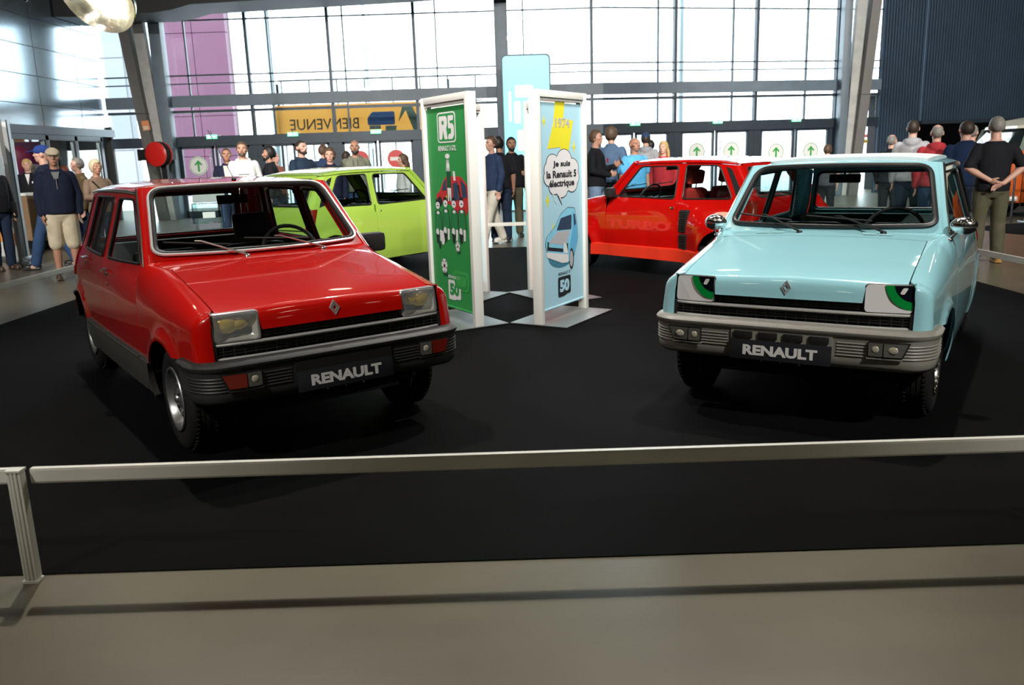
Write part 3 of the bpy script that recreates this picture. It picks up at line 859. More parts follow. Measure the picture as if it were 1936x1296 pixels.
    mb.build('rear_view_mirror', BLACKPL, root)
    # ---- wipers
    wm_ = wiper or BLACKPL
    for y0, y1 in ((-.34, .12), (.14, .56)):
        wp = lambda a, b, h: S.wind(a, b)+Vector((-.012-h, 0, .010+h))
        wz = MB().ell(wp(y0, -.028, .006), (.022, .020, .018), None, 10, 8)
        wz.tube([wp(y0, -.028, .018), wp(lerp(y0, y1, .55), .085, .030), wp(lerp(y0, y1, .62), .095, .024)], [.007, .0042, .003], 6)
        wa = wz.build('wiper', wm_, root)
        MB().tube([wp(lerp(y0, y1, t), .060+.05*t, .012) for t in (.16, .4, .6, .8, 1.0)], .006, 5).build('wiper_blade', BLACKPL, wa)
    return dict(root=root, S=S, D=D, doors=doors, fend=fend, hood=hood, quart=quart, c=c)
def paint(name, col, rough=.25): return mat(name, col, rough, 0., .2, coat=1.0, noise=.02, nscale=2)
RED = paint('red car paint', (.52, .0035, .0012)); BLUE = paint('pale blue car paint', (.33, .66, .745)); GREEN = paint('apple green car paint', (.37, .58, .085)); TRED = paint('deep red car paint', (.43, .003, .002))
GREYB = mat('grey bumper plastic', (.27, .265, .235), .45, noise=.05, nscale=20)
DARKB = mat('anthracite bumper plastic', (.032, .033, .034), .5, noise=.1, nscale=20)
TEAL = mat('teal cabin paint', (.06, .15, .155), .6); REDSEAT = mat('red seat cloth', (.35, .02, .015), .8); TAN = mat('black cabin trim', (.02, .021, .022), .6)
def build_cars():
    # red five-door in the left foreground
    r = car('red_hatchback', 'glossy red five-door hatchback with yellow-tinted headlights in the left foreground', (-.825453, 4.146731, -.95624398), RED, 'red', five=True, bumper=DARKB, interior=TAN, lamps='amber', wiper=STEEL, trim=CHROME, gutter=CHROME)
    S, root, c = r['S'], r['root'], r['c']
    CL = mat('grey side cladding', (.075, .073, .068), .5, noise=.08, nscale=15)
    def clad(par, sg, x0, x1, lo=None):
        mp = lambda a, b: (lambda p: Vector((p.x, p.y*sg, p.z)))(S.side(a, b))
        ol = rounded(lo or [(x0, .225), (x1, .225), (x1, .445), (x0, .445)], .012, 3)
        o = link('side_cladding', panel_mesh('side_cladding', [ol], mp, .05, .012 if lo is None else .034, -1 if sg > 0 else 1, .011), CL, par)
        z0 = .42
        MB().tube([mp(lerp(x0+.015, x1-.015, i/8), .425)+Vector((0, .012*sg, 0)) for i in range(9)], .009, 6).build('cladding_ridge', CL, o)
    for i, sg in ((0, 1), (1, -1)):
        d = dict(r['doors'])
        clad(d['front_door'][i], sg, 1.185, 2.055); clad(d['rear_door'][i], sg, 2.072, 2.73)
        clad(r['fend'][i], sg, .99, 1.165, [(1.165, .225), (1.165, .445)]+[(XF+.317*cos(a), .28+.317*sin(a)) for a in [lerp(.535, -.165, i_/8) for i_ in range(9)]])
        for k, X, z in (('front_door', 1.965, .845), ('rear_door', 2.72, .865)):
            y = S.Y(X, z)
            h = MB().box((c(X), sg*(y+.004), z), (.13, .012, .034), None, .005); h.bar((c(X-.05), sg*(y+.026), z+.004), (c(X+.05), sg*(y+.026), z+.004), .012, .018); h.box((c(X-.045), sg*(y+.014), z+.004), (.016, .024, .016)); h.box((c(X+.045), sg*(y+.014), z+.004), (.016, .024, .016))
            h.build('door_handle', CHROME, d[k][i])
        MB().ell((c(1.93), sg*(S.Y(1.93, .765)), .765), (.012, .006, .012), None, 12, 6).build('door_lock', CHROME, dict(r['doors'])['front_door'][i])
    # left mirror (car left = -Y)
    y = -S.Y(1.33, .93)
    mm = MB().box((c(1.28), y-.115, .945), (.09, .19, .125), None, .028); mm.bar((c(1.29), y+.0, .915), (c(1.28), y-.05, .935), .05, .03)
    mm.build('door_mirror', mat('mirror shell black', (.03, .03, .032), .5), dict(r['doors'])['front_door'][1])
    an = MB().ell(P3(1.56, -.0, 1.388), (.02, .015, .012), None, 10, 6); an.tube([P3(1.56, 0, 1.39), P3(1.80, .06, 1.70)], .0022, 5)
    an.build('aerial', BLACKPL, root)
    # pale blue three-door in the right foreground
    b = car('blue_hatchback', 'pale blue hatchback with cartoon eyes on the headlight covers in the right foreground', (1.39792519, 4.31004405, -2.12507683), BLUE, 'blue', bumper=GREYB, interior=TEAL, seatm=mat('dark teal vinyl', (.02, .045, .047), .5), wiper=BLACKPL, gutter=CHROME, front='cover', rimmat=CHROME)
    S = b['S']
    for i, sg in ((0, 1), (1, -1)):
        X0 = 1.10
        base = S.seam(X0); base = S.fender(X0, .82); base = Vector((base.x, base.y*sg, base.z))
        tip = base+Vector((.01, (.045 if sg < 0 else -.0)*sg+.0, .055))
        mb = MB().tube([base, base+Vector((0, .02*sg, .025)), tip], .0075, 8); mb.ell(base, (.022, .018, .012))
        st = mb.build('wing_mirror', CHROME, b['fend'][i])
        R = Matrix.Rotation(-pi/2, 4, 'Y')
        M = Matrix.Translation(tip+Vector((.015, .02*sg, .025))) @ Matrix.Rotation(radians(90), 4, 'Y')
        MB().lathe([(0, -.050), (.03, -.046), (.052, -.030), (.062, -.008), (.064, .010), (.056, .016), (0, .016)], 24, M @ Matrix.Diagonal((.82, 1.15, 1, 1))).build('mirror_shell', CHROME, st)
    # roof sunroof edge / rack lip on blue: raised pale roof skin
    Sx = S
    lo = [(1.60, -.86), (2.9, -.86), (2.9, .86), (1.60, .86)]
    sk = link('roof_cover', panel_mesh('roof_cover', [rounded(lo, .05)], lambda X, v: Sx.roof(X, v)+Vector((0, 0, .018)), .08, .018, 1), mat('white roof fabric', (.74, .76, .78), .4), b['root'])
    for q in (-.40, .23):
        mb = MB()
        for k in range(2): mb.add([S.hood(q_of_x(.985+dx), q+k*.09+dy)+Vector((0, 0, .0035)) for dx, dy in ((0, 0), (.035, 0), (.035, .08), (0, .08))], [(0, 1, 2, 3)])
        mb.build('cowl_vent', mat('vent tint', (.25, .50, .53), .4), b['root'])
    # apple green three-door behind, turned away
    g = car('green_hatchback', 'apple green three-door hatchback behind the red one, rear turned to the viewer', (-.83, 13.12, .91084838), GREEN, 'green', bumper=DARKB, interior=TAN, wiper=BLACKPL, gutter=GREEN)
    S = g['S']; c = g['c']
    for i, sg in ((0, 1), (1, -1)):
        MB().ell((c(2.255), sg*S.Y(2.255, .84), .84), (.014, .007, .014), None, 12, 6).build('door_lock', STEEL, dict(g['doors'])['front_door'][i])
        MB().box((c(2.352), sg*S.Y(2.352, .86), .86), (.02, .012, .13), None, .004).build('door_pull', mat('dark recess green', (.10, .22, .015), .5), g['quart'][i])
    # red wide-arched car behind the blue one
    t = car('red_sports_hatchback', 'red wide-arched sports hatchback lettered TURBO along its doors, behind the blue hatchback', (1.07426992, 12.15325397, 2.25436673), TRED, 'turbo', turbo=True, bumper=TRED, interior=TAN, seatm=REDSEAT, wiper=BLACKPL, gutter=TRED)
    S = t['S']; LT = mat('faded red lettering', (.52, .022, .018), .35)
    for i, sg in ((0, 1), (1, -1)):
        dr = dict(t['doors'])['front_door'][i]
        def onside(a, b, h, sg=sg):
            X = 1.73-a*(-1 if sg < 0 else 1)*1.0; z = .60+b
            if sg < 0: X = 1.73+a
            p = S.side(X, z); return Vector((p.x, (p.y+.002+h)*sg, p.z))
        text_obj('lettering', 'TURBO', LT, dr, onside, .2, .012, width=1.05, height=.115, maxlen=.03)
        mp = lambda a, b: (lambda p: Vector((p.x, p.y*sg, p.z)))(S.side(a, b))
        for z0, z1, x0 in ((.545, .80, 2.375), (.245, .525, 2.375)):
            ol = rounded([(x0, z0), (x0+.13, z0), (x0+.17, z1), (x0+.01, z1)], .01)
            vo = link('intake_grille', panel_mesh('intake_grille', [ol], mp, .03, .004, -1 if sg > 0 else 1, .007), DARKIN, t['quart'][i])
            mb = MB(); nz = int((z1-z0)/.024)
            for k in range(nz):
                z = z0+.015+k*.024; mb.tube([mp(x0+.006, z)+Vector((-.008, .008*sg, 0)), mp(x0+.04, z)+Vector((-.008, .008*sg, 0)), mp(x0+.07, z)+Vector((-.01, .01*sg, 0)), mp(x0+.10, z)+Vector((-.01, .01*sg, 0)), mp(x0+.135, z)+Vector((-.008, .008*sg, 0))], .0055, 4)
            mb.build('grille_slat', BLACKPL, vo)
        sk = MB()
        n = 12; o = 0
        for k in range(n+1):
            X = lerp(.98, 2.76, k/n)
            y = S.Y(X, .30)+lerp(.02, .035, k/n)
            for yy, zz in ((y-.05, .36), (y+.006, .335), (y+.012, .20), (y-.06, .19)): sk.v.append((X-CX, yy*sg, zz))
        for k in range(n):
            for j in range(3): sk.f.append((k*4+j, k*4+j+1, k*4+5+j, k*4+4+j))
        sk.f += [(0, 1, 2, 3), (n*4+3, n*4+2, n*4+1, n*4)]
        sk.build('side_skirt', mat('orange red skirt', (.58, .028, .012), .35, coat=.5), t['root'])
        y = S.Y(1.26, .93)
        mm = MB().box((t['c'](1.27), sg*(y+.09), .985), (.08, .14, .12), None, .025); mm.bar((t['c'](1.28), sg*y, .935), (t['c'](1.27), sg*(y+.06), .95), .07, .035)
        mm.build('door_mirror', BLACKPL, dr)
        MB().box((t['c'](2.26), sg*(S.Y(2.26, .82)+.003), .82), (.05, .012, .03), None, .004).build('door_handle', CHROME, dr)
build_cars()
# ------------------------------------------------------------------ the hall
KW = 1.15; EYE = 1.49673
def wy(X): return 21.3+(.22*(X-2.4) if X > 2.4 else 0.)
def wp(X, z, d=0.):
    """point on the glazed end wall; d = metres towards the outside"""
    p = Vector((X*KW, wy(X)*KW, (z-EYE)*KW+EYE))
    n = Vector((0, 1, 0)) if X <= 2.4 else Vector((-.22, 1, 0)).normalized()
    return p+n*d
SLATE = mat('slate steel', (.030, .045, .062), .4, .3, noise=.1, nscale=3)
SLATE2 = mat('grey blue paint and beam bloom', (.12, .165, .21), .45, noise=.1, nscale=3)  # slate lightened so the colour carries window bloom on the beam
FLOORM = mat('polished screed', (.128, .119, .082), .34, spec=.4, noise=.16, nscale=1.3, bump=.05, bscale=40)
DARKCEIL = mat('dark ceiling', (.012, .012, .014), .8)
WGLASS = glass('window glass', (.93, .97, .97), .8)
def wall_quad(mb, X0, X1, z0, z1, d0, d1):
    P = [wp(X, z, d) for z in (z0, z1) for d in (d0, d1) for X in (X0, X1)]
    mb.add(P, [(0, 2, 3, 1), (4, 5, 7, 6), (0, 1, 5, 4), (2, 6, 7, 3), (0, 4, 6, 2), (1, 3, 7, 5)])
def hall():
    M = MB(); M.box((5, 8, -.10), (40, 44, .2)); struct(M.build('floor', FLOORM), 'polished grey beige screed floor')
    M = MB(); M.box((6.5, 8, 10.1), (36, 44, .2)); struct(M.build('ceiling', DARKCEIL))
    M = MB(); M.box((6.5, -12.1, 5), (36, .2, 10)); struct(M.build('wall_rear', mat('dim hall wall', (.05, .05, .052), .7)))
    M = MB(); M.box((24.4, 8, 5), (.2, 44, 10)); struct(M.build('wall_far_side', mat('dim hall wall', (.05, .05, .052), .7)))
    M = MB(); M.box((-11.6, 2.2, 5), (.3, 28.6, 10)); struct(M.build('wall_side', mat('dim hall wall', (.05, .05, .052), .7)))
    # metal panelled wall at the left
    PAN = mat('brushed metal panel', (.36, .44, .50), .17, .92, noise=.05, nscale=1.5)
    M = MB(); M.box((-11.30, 20.4, 6.15), (.10, 8.4, 7.4)); wl = struct(M.build('wall_left', mat('joint black', (.01, .012, .015), .5)), 'wall of large reflective metal panels at the left')
    zs = [2.34+.672*i for i in range(12)]; ys = [16.35, 18.85, 21.15, 23.1, 24.55]
    for j in range(len(ys)-1):
        for i in range(len(zs)-1):
            a = random.uniform(-.004, .004)
            mb = MB().box((-11.22, (ys[j]+ys[j+1])/2, (zs[i]+zs[i+1])/2), (.06, ys[j+1]-ys[j]-.022, zs[i+1]-zs[i]-.018), Matrix.Rotation(a, 3, 'Z'))
            mb.build('panel', PAN, wl, 0)
    M = MB(); M.box((-11.15, 20.4, 2.42), (.22, 8.3, .20)); struct(M.build('trim_1', SLATE))
    # room below the panels: magenta back, black frames, glass leaves
    M = MB(); M.box((-13.0, 19.5, 1.3), (.1, 10, 2.6)); struct(M.build('wall_foyer', mat('magenta wall', (.19, .006, .075), .6)))
    M = MB(); M.box((-12.1, 24.5, 1.3), (2.0, .1, 2.6)); M.box((-12.1, 15.6, 1.3), (2.0, .2, 2.6)); struct(M.build('wall_foyer_end', mat('foyer dark', (.03, .03, .03), .7)))
    M = MB(); M.box((-12.2, 20, 2.62), (2.0, 9, .06)); struct(M.build('ceiling_foyer', mat('foyer ceiling', (.25, .25, .25), .8)))
    M = MB()
    for y in (19.35, 20.9, 22.3, 23.7): M.box((-11.1, y, 1.15), (.12, .14, 2.3))
    M.box((-11.1, 21.5, 2.25), (.12, 4.5, .12)); struct(M.build('trim_2', SLATE))
    for k, (y0, y1) in enumerate(((19.45, 20.82), (20.98, 22.22), (22.38, 23.62))):
        d = struct(MB().box((-11.1, (y0+y1)/2, .08), (.06, y1-y0, .16)).box((-11.1, y0+.03, 1.15), (.06, .06, 2.1)).box((-11.1, y1-.03, 1.15), (.06, .06, 2.1)).build('door_%d' % (k+1), STEEL))
        MB().box((-11.1, (y0+y1)/2, 1.18), (.012, y1-y0-.12, 2.03)).build('pane', GLASS, d)
    o = MB().box((-11.75, 21.6, 2.50), (.5, 3.8, .05)).build('strip_light', mat('strip light', (.80, 1.0, .92), .5, emit=6.0)); tag(o, 'long cool white strip light above the glass doors at the left', 'light')
    # ---------------- glazed end wall
    bays = [-8.18, -6.15, -4.18, -2.12, -.04, 2.14, 4.24, 6.38, 8.62]
    n = 3; nw = 0
    ZT = 8.8
    for i, X in enumerate(bays):
        M = MB(); wd = .035 if i != 4 else .0
        if i in (0,): wd = .045
        if i != 4: wall_quad(M, X-wd, X+wd, 0.0, ZT, -.06, .10); struct(M.build('trim_%d' % n, SLATE)); n += 1
    spans = [(-9.62, bays[0])]+[(bays[i], bays[i+1]) for i in range(8)]+[(bays[8], 9.80)]
    def bar(z0, z1, name, m, d0=-.08, d1=.12, x0=-9.65, x1=9.83):
        nonlocal n
        for a, b in ((x0, 2.4), (2.4, x1)):
            M = MB(); wall_quad(M, a, b, z0, z1, d0, d1); struct(M.build('trim_%d' % n, m)); n += 1
    bar(2.86, 3.13, 'beam', SLATE2, -.15, .05); bar(2.73, 2.79, 'rail', SLATE); bar(1.93, 2.17, 'lintel', SLATE, -.10, .10)
    for z, h in ((3.41, .014), (3.60, .016), (4.86, .016), (6.6, .02)): bar(z-h, z+h, 'tie', SLATE, -.03, .02)
    for X in (-7.62, -5.63, -3.82, -1.60, .50, 3.80, 5.75, 7.75):   # slim secondary mullions
        M = MB(); wall_quad(M, X-.016, X+.016, 1.93, ZT, -.03, .06); struct(M.build('trim_%d' % n, SLATE)); n += 1
    for a, b in spans:
        if a == bays[8]: segs = [(a, b)]
        sp = [(a, b)] if not (a < 2.4 < b) else [(a, 2.4), (2.4, b)]
        for z0, z1 in ((2.17, 2.73), (3.13, 5.6), (5.6, ZT)):
            for s0, s1 in sp:
                M = MB(); wall_quad(M, s0, s1, z0, z1, .02, .034); nw += 1
                struct(M.build('window_%d' % nw, WGLASS))
    bar(ZT-.05, ZT+.3, 'head', SLATE)
    # door bays
    STK = mat('sticker white', (.80, .82, .80), .4); STG = mat('sticker green', (.03, .36, .07), .4); STR = mat('sticker red', (.66, .035, .03), .4)
    k = 4
    arrows = {0: ((0, 'arrow'),), 2: ((0, 'stop'), (1, 'stop')), 6: ((0, 'arrow'), (1, 'arrow')), 7: ((0, 'arrow'), (1, 'arrow'))}
    for i in range(8):
        X0, X1 = bays[i], bays[i+1]
        L = X1-X0; ins = .16; mid = (X0+X1)/2
        M = MB()
        wall_quad(M, X0+.03, X0+ins, 0.0, 1.93, -.05, .05); wall_quad(M, X1-ins, X1-.03, 0, 1.93, -.05, .05)
        leaf = [(X0+ins, mid-.02), (mid+.02, X1-ins)]
        for a, b in leaf:
            wall_quad(M, a, a+.055, .1, 1.93, -.04, .04); wall_quad(M, b-.055, b, .1, 1.93, -.04, .04)
            wall_quad(M, a, b, .10, .36, -.04, .04); wall_quad(M, a, b, 1.875, 1.93, -.04, .04)
        d = struct(M.build('door_%d' % k, SLATE), 'pair of glazed doors in a slate steel frame'); k += 1
        for li, (a, b) in enumerate(leaf):
            P = MB(); wall_quad(P, a+.05, b-.05, .36, 1.88, -.006, .006); P.build('pane', WGLASS, d)
            H = MB(); xh = b-.10 if li == 0 else a+.10
            H.tube([wp(xh, .75, -.09), wp(xh, 1.75, -.09)], .016, 8); H.bar(wp(xh, .85, -.09), wp(xh, .85, -.03), .02); H.bar(wp(xh, 1.65, -.09), wp(xh, 1.65, -.03), .02)
            H.build('handle', STEEL, d)
            for q, kind in arrows.get(i, ()):
                if q != li: continue
                cxx = (a+b)/2-.01
                zc = {0: 1.47, 2: 1.49, 6: 1.42, 7: 1.35}[i]
                c0 = wp(cxx, zc, 0); ax = (wp(cxx+.1, zc)-wp(cxx, zc)).normalized(); nn = Vector((ax.y, -ax.x, 0))
                fn = lambda u, v, h: c0+ax*u+Vector((0, 0, v))+nn*(.012+h)
                circ = lambda r, m=40: [(r*cos(2*pi*t/m), r*sin(2*pi*t/m)) for t in range(m)]
                st = MB().prism(circ(.262), fn, 0, .002).build('arrow_sticker' if kind == 'arrow' else 'stop_sticker', STK if kind == 'arrow' else STK, d)
                if kind == 'arrow':
                    rg = MB(); o_ = circ(.245); i_ = circ(.232)
                    for h in (.0022, .003): rg.v += [tuple(fn(u, v, h)) for u, v in o_]+[tuple(fn(u, v, h)) for u, v in i_]
                    for t in range(40):
                        t2 = (t+1) % 40; rg.f += [(80+t, 80+t2, 120+t2, 120+t), (t, t2, 40+t2, 40+t)]
                    rg.build('ring', STG, st, 0, False)
                    MB().prism([(-.028, -.165), (.028, -.165), (.028, .055), (.085, .0), (.115, .035), (0, .155), (-.115, .035), (-.085, .0), (-.028, .055)], fn, .002, .004).build('arrow', STG, st, 0)
                else:
                    MB().prism(circ(.245), fn, .002, .003).build('disc', STR, st, 0)
                    MB().prism([(-.175, -.05), (.175, -.05), (.175, .05), (-.175, .05)], fn, .003, .0045).build('bar', STK, st, 0)
    # exit signs
    EX = mat('exit sign glow', (.20, .85, .45), .4, emit=1.6); EXW = mat('exit pictogram', (.95, 1, .97), .4, emit=2.0)
    names = ('leftmost', 'second from the left', 'third from the left', 'third from the right', 'second from the right', 'rightmost')
    for q, X in enumerate((-7.17, -5.19, -3.16, 3.17, 5.32, 7.46)):
        c0 = wp(X, 2.15, -.16); ax = (wp(X+.1, 2.1)-wp(X, 2.1)).normalized(); nn = Vector((ax.y, -ax.x, 0))
        fn = lambda u, v, h: c0+ax*u+Vector((0, 0, v))+nn*h
        o = MB().prism([(-.145, -.055), (.145, -.055), (.145, .055), (-.145, .055)], fn, -.02, .02).build('exit_sign', EX, None, 0)
        tag(o, names[q]+' of the lit green exit signs above the doors', 'exit sign', 'exit signs above the doors')
        MB().prism([(-.105, -.035), (-.03, -.035), (-.03, .035), (-.105, .035)], fn, .02, .024).build('pictogram', EXW, o, 0)
        MB().prism([(.04, -.012), (.11, -.012), (.11, .012), (.04, .012)], fn, .02, .024).build('pictogram', EXW, o, 0)
        MB().bar(fn(0, .05, 0), fn(0, .15, 0), .02).build('bracket', SLATE, o)
    # columns
    COLG = mat('grey column paint', (.115, .112, .108), .5, noise=.1, nscale=2); CONC = mat('pale concrete', (.42, .43, .42), .7, noise=.12, nscale=4)
    def prism4(b, t, name, m, par=None):
        return MB().add([*b, *t], [(3, 2, 1, 0), (4, 5, 6, 7), (0, 1, 5, 4), (1, 2, 6, 5), (2, 3, 7, 6), (3, 0, 4, 7)]).build(name, m, par, 0)
    def rect(c, wx, wyy): return [c+Vector((-wx, -wyy, 0)), c+Vector((wx, -wyy, 0)), c+Vector((wx, wyy, 0)), c+Vector((-wx, wyy, 0))]
    def leaning(name, xb, xt, lab):
        b = wp(xb, 0, -.55); t = wp(xt, 7.5, -.55)
        b.z = 0
        o = prism4(rect(b, .135, .2), rect(t, .135, .2), name, COLG); struct(o, lab)
        s = 1 if xt < xb else -1
        off = Vector((s*.26, .12, 0))
        prism4(rect(b+off*.6, .12, .1), rect(t+off*1.6, .16, .1), 'concrete_face', CONC, o)
        zz = 2.9
        MB().box(lerp(b, t, zz/t.z)+Vector((0, -.005, 0)), (.30, .42, .02)).build('joint_band', SLATE, o)
        return o
    leaning('trim_%d' % n, -8.38, -9.07, 'grey leaning column at the left of the glass wall'); n += 1
    for X, wd, lab in ((-8.18, .14, 'slate post beside the left leaning column'), (-.03, .155, 'blue grey middle column'), (8.66, .10, 'slate post beside the right leaning column')):
        M = MB(); c = wp(X, 0, -.28); M.box((c.x, c.y, 4.5), (wd*2*KW, .36, 9.0), None, .02); struct(M.build('trim_%d' % n, SLATE2), lab); n += 1
    leaning('trim_%d' % n, 8.88, 9.45, 'grey leaning column at the right of the glass wall'); n += 1
    # right: ribbed dark wall with a wide opening
    RIB = mat('dark ribbed metal', (.050, .082, .125), .38, .35, noise=.12, nscale=1)
    def ribs(name, X0, X1, z0, z1):
        mb = MB(); a = wp(X0, 0, -.02); b = wp(X1, 0, -.02); L = (b-a).length; u = (b-a).normalized(); nn = Vector((u.y, -u.x, 0))
        k = int(L/.098); P = []
        for i in range(k):
            for s, d in ((0, 0), (.045, 0), (.055, .045), (.088, .045)): P.append(a+u*(i*.098+s)+nn*d)
        zz0 = (z0-EYE)*KW+EYE if z0 > 0 else 0; zz1 = 10
        o = len(mb.v)
        for p in P: mb.v += [(p.x, p.y, zz0), (p.x, p.y, zz1)]
        mb.f += [(o+2*i, o+2*i+2, o+2*i+3, o+2*i+1) for i in range(len(P)-1)]
        return struct(mb.build(name, RIB, None, 0, False), 'dark ribbed metal wall at the right')
    ribs('wall_right', 9.80, 11.05, 0, 8); ribs('wall_right_upper', 11.05, 22, 2.00, 8)
    M = MB(); a = wp(10.9, 0, 2.2); b = wp(22, 0, 2.2); M.add([(a.x, a.y, 0), (b.x, b.y, 0), (b.x, b.y, 3), (a.x, a.y, 3)], [(0, 1, 2, 3)])
    a2 = wp(10.9, 0, .1); M.add([(a.x, a.y, 0), (a2.x, a2.y, 0), (a2.x, a2.y, 3), (a.x, a.y, 3)], [(0, 1, 2, 3)])
    struct(M.build('wall_recess', mat('black curtain', (.006, .006, .008), .9)))
    M = MB(); c1, c2 = wp(11.05, 2.0, -.1), wp(22, 2.0, -.1); M.bar(c1, c2, .24, .10); struct(M.build('trim_%d' % n, SLATE)); n += 1
    a, b = wp(9.8, 0, .15), wp(22, 0, 2.4)
    M = MB(); M.add([(b.x, b.y, 3), (a.x, wp(9.8, 0, 2.4).y, 3), (a.x, a.y, 3), (b.x, wp(22, 0, .1).y, 3)], [(0, 1, 2, 3)]); struct(M.build('ceiling_recess', DARKCEIL))
    # dark bulkhead hanging before the glass, upper left
    pl = [(-9.7, 4.86), (-9.0, 4.84), (-8.35, 4.90), (-7.6, 4.88), (-7.15, 4.93), (-6.75, 5.03), (-4.5, 5.09), (-2.1, 5.15), (.3, 5.26), (2.2, 5.42), (2.2, 6.4), (-9.7, 6.4)]
    M = MB().prism(pl, lambda x, z, h: wp(x, z-.14, h), -2.2, -.7); struct(M.build('trim_%d' % n, mat('bulkhead black', (.010, .011, .013), .6)), 'dark ceiling bulkhead before the glass'); n += 1
    # ---------------- outside
    M = MB(); M.box((0, 76.3, -.16), (220, 100, .2)); struct(M.build('floor_outside', mat('bright paving', (.55, .56, .58), .8)))
    MG = mat('magenta cladding', (.085, .022, .055), .6, noise=.1, nscale=.6)
    bld = empty('magenta_building', (-14.2, 44, 0)); tag(bld, 'tall magenta clad building seen through the glass wall at the left', 'building')
    x0 = -16.7
    for c_ in range(2):
        for r_ in range(6):
            MB().box((-1.9+c_*1.66, -.05, .9+r_*1.98), (1.63, .4, 1.95)).build('cladding_panel', MG, bld)
    MB().box((-1.07, .3, 6), (3.28, .5, 12)).build('wall', mat('dark magenta joint', (.05, .012, .03), .7), bld)
    gb = MB().box((-19.6, 43.5, 6), (2.2, .6, 12)).build('grey_building', mat('pale grey cladding', (.17, .185, .20), .6)); tag(gb, 'pale grey building slab left of the magenta building', 'building')
    for r_ in range(5): MB().box((-19.6, 43.17, 1.2+2.2*r_), (2.1, .06, 2.14)).build('cladding_panel', mat('pale grey cladding', (.17, .185, .20), .6), gb)
    # welcome banner outside, read from the other side
    BE = mat('ochre banner cloth', (.62, .42, .17), .7, noise=.06, nscale=2); translucent(BE, (.75, .52, .22), .6)
    bn = empty('welcome_banner', wp(-3.85, 2.5, 2.6)); tag(bn, 'ochre banner lettered BIENVENUE outside, seen in mirror writing', 'banner')
    MB().box((.03, 0, 0.05), (5.55, .03, .98)).build('cloth', BE, bn)
    INK = mat('banner grey ink', (.12, .11, .10), .7)
    text_obj('lettering', 'BIENVENUE', INK, bn, lambda a, b, h: Vector((-1.20-a, -.017-h, -.04+b)), .3, .002, width=2.15, height=.33)
    def pr(name, poly, m, h=.017): MB().prism(poly, lambda a, b, hh: Vector((a, -h-hh, b)), 0, .002).build(name, m, bn, 0)
    BL = mat('banner blue', (.07, .15, .36), .7); TE = mat('banner dull green', (.14, .22, .18), .7); RU = mat('banner rust', (.32, .12, .07), .7)
    pr('print', rounded([(.15, -.12), (1.0, -.12), (1.0, .28), (.3, .28), (.15, .1)], .06), BL); pr('print', [(.2, -.24), (.55, -.24), (.55, -.13), (.2, -.13)], TE, .0175); pr('print', [(.7, -.40), (1.0, -.40), (1.05, -.15), (.7, -.15)], TE, .0175)
    pr('print', [(1.1, -.05), (1.35, .3), (1.6, -.38), (1.7, -.38), (1.75, 0), (1.55, .42), (1.25, .42)], TE, .018); pr('print', rounded([(1.95, -.1), (2.7, -.1), (2.7, .38), (2.1, .42)], .05), RU, .018)
    for X in (-2.6, 2.7): MB().bar((X, .1, -2.7), (X, .1, 1.2), .08).build('post', SLATE, bn)
    # footbridge like rails outside above the beam
    rl = empty('outside_railing', wp(-3.5, 3.3, 4)); tag(rl, 'pale railing outside above the banner', 'railing')
    for q in range(8): MB().bar((-3.2+q*.9, 0, -4.43), (-3.2+q*.9, 0, .5), .05).build('post', mat('pale blue steel', (.35, .45, .5), .5), rl)
    for z in (-.3, .1, .5): MB().bar((-3.3, 0, z), (3.3, 0, z), .04).build('rail', mat('pale blue steel', (.35, .45, .5), .5), rl)
    for q, (X, dd) in enumerate(((-7.0, 6.), (7.4, 8.), (7.15, 30.), (-5.2, 14.))):
        c = wp(X, 0, dd); o = MB().lathe([(.12, 0), (.10, 2.5), (.08, 9.)], 12, Matrix.Translation((c.x, c.y, -.06))).build('lamp_post', mat('pale blue steel', (.35, .45, .5), .5))
        tag(o, ('grey lamp post outside left of the magenta building', 'grey lamp post outside behind the rightmost doors', 'far thin lamp post outside at the right', 'thin lamp post outside right of the magenta building')[q], 'lamp post')
    # turquoise totem
    t0 = empty('totem_sign', (.47, 22.75, 0)); tag(t0, 'tall turquoise totem sign with white lettering by the middle column', 'sign')
    TQ = mat('turquoise panel', (.20, .74, .88), .35, emit=1.0); TW = mat('totem white', (.85, .95, .97), .4, emit=.8)
    fr = rounded([(-.53, 0), (.75, 0), (.75, 4.02), (-.53, 4.02)], [0, 0, .14, .14], 5)
    MB().prism(fr, lambda a, b, h: Vector((a, h, b)), 0, .16).build('frame', SLATE, t0)
    fr = rounded([(-.49, .05), (.71, .05), (.71, 3.98), (-.49, 3.98)], [0, 0, .11, .11], 5)
    MB().prism(fr, lambda a, b, h: Vector((a, -h, b)), 0, .01).build('face', TQ, t0)
    for x0, x1, z0, z1 in ((-.36, -.29, 2.35, 3.1), (-.18, .28, 2.95, 3.25), (-.22, -.05, 2.3, 2.85), (.02, .30, 2.3, 2.85), (-.15, .3, 1.6, 2.12)):
        MB().prism(rounded([(x0, z0), (x1, z0), (x1, z1), (x0, z1)], .04), lambda a, b, h: Vector((a, -.01-h, b)), 0, .004).build('white_print', TW, t0)
    # high bay lamps
    LM = mat('warm lamp glow', (1.0, .86, .62), .5, emit=LAMP)
    hb = MB().lathe([(.06, .42), (.16, .38), (.20, .25), (.40, .02), (.42, 0), (.40, .0), (.19, .22), (0.0, .24)], 24).mesh('high_bay_lamp', 40)
    df = MB().lathe([(0, .055), (.37, .055)], 24).mesh('lamp_disc', 0, False)
    first = None
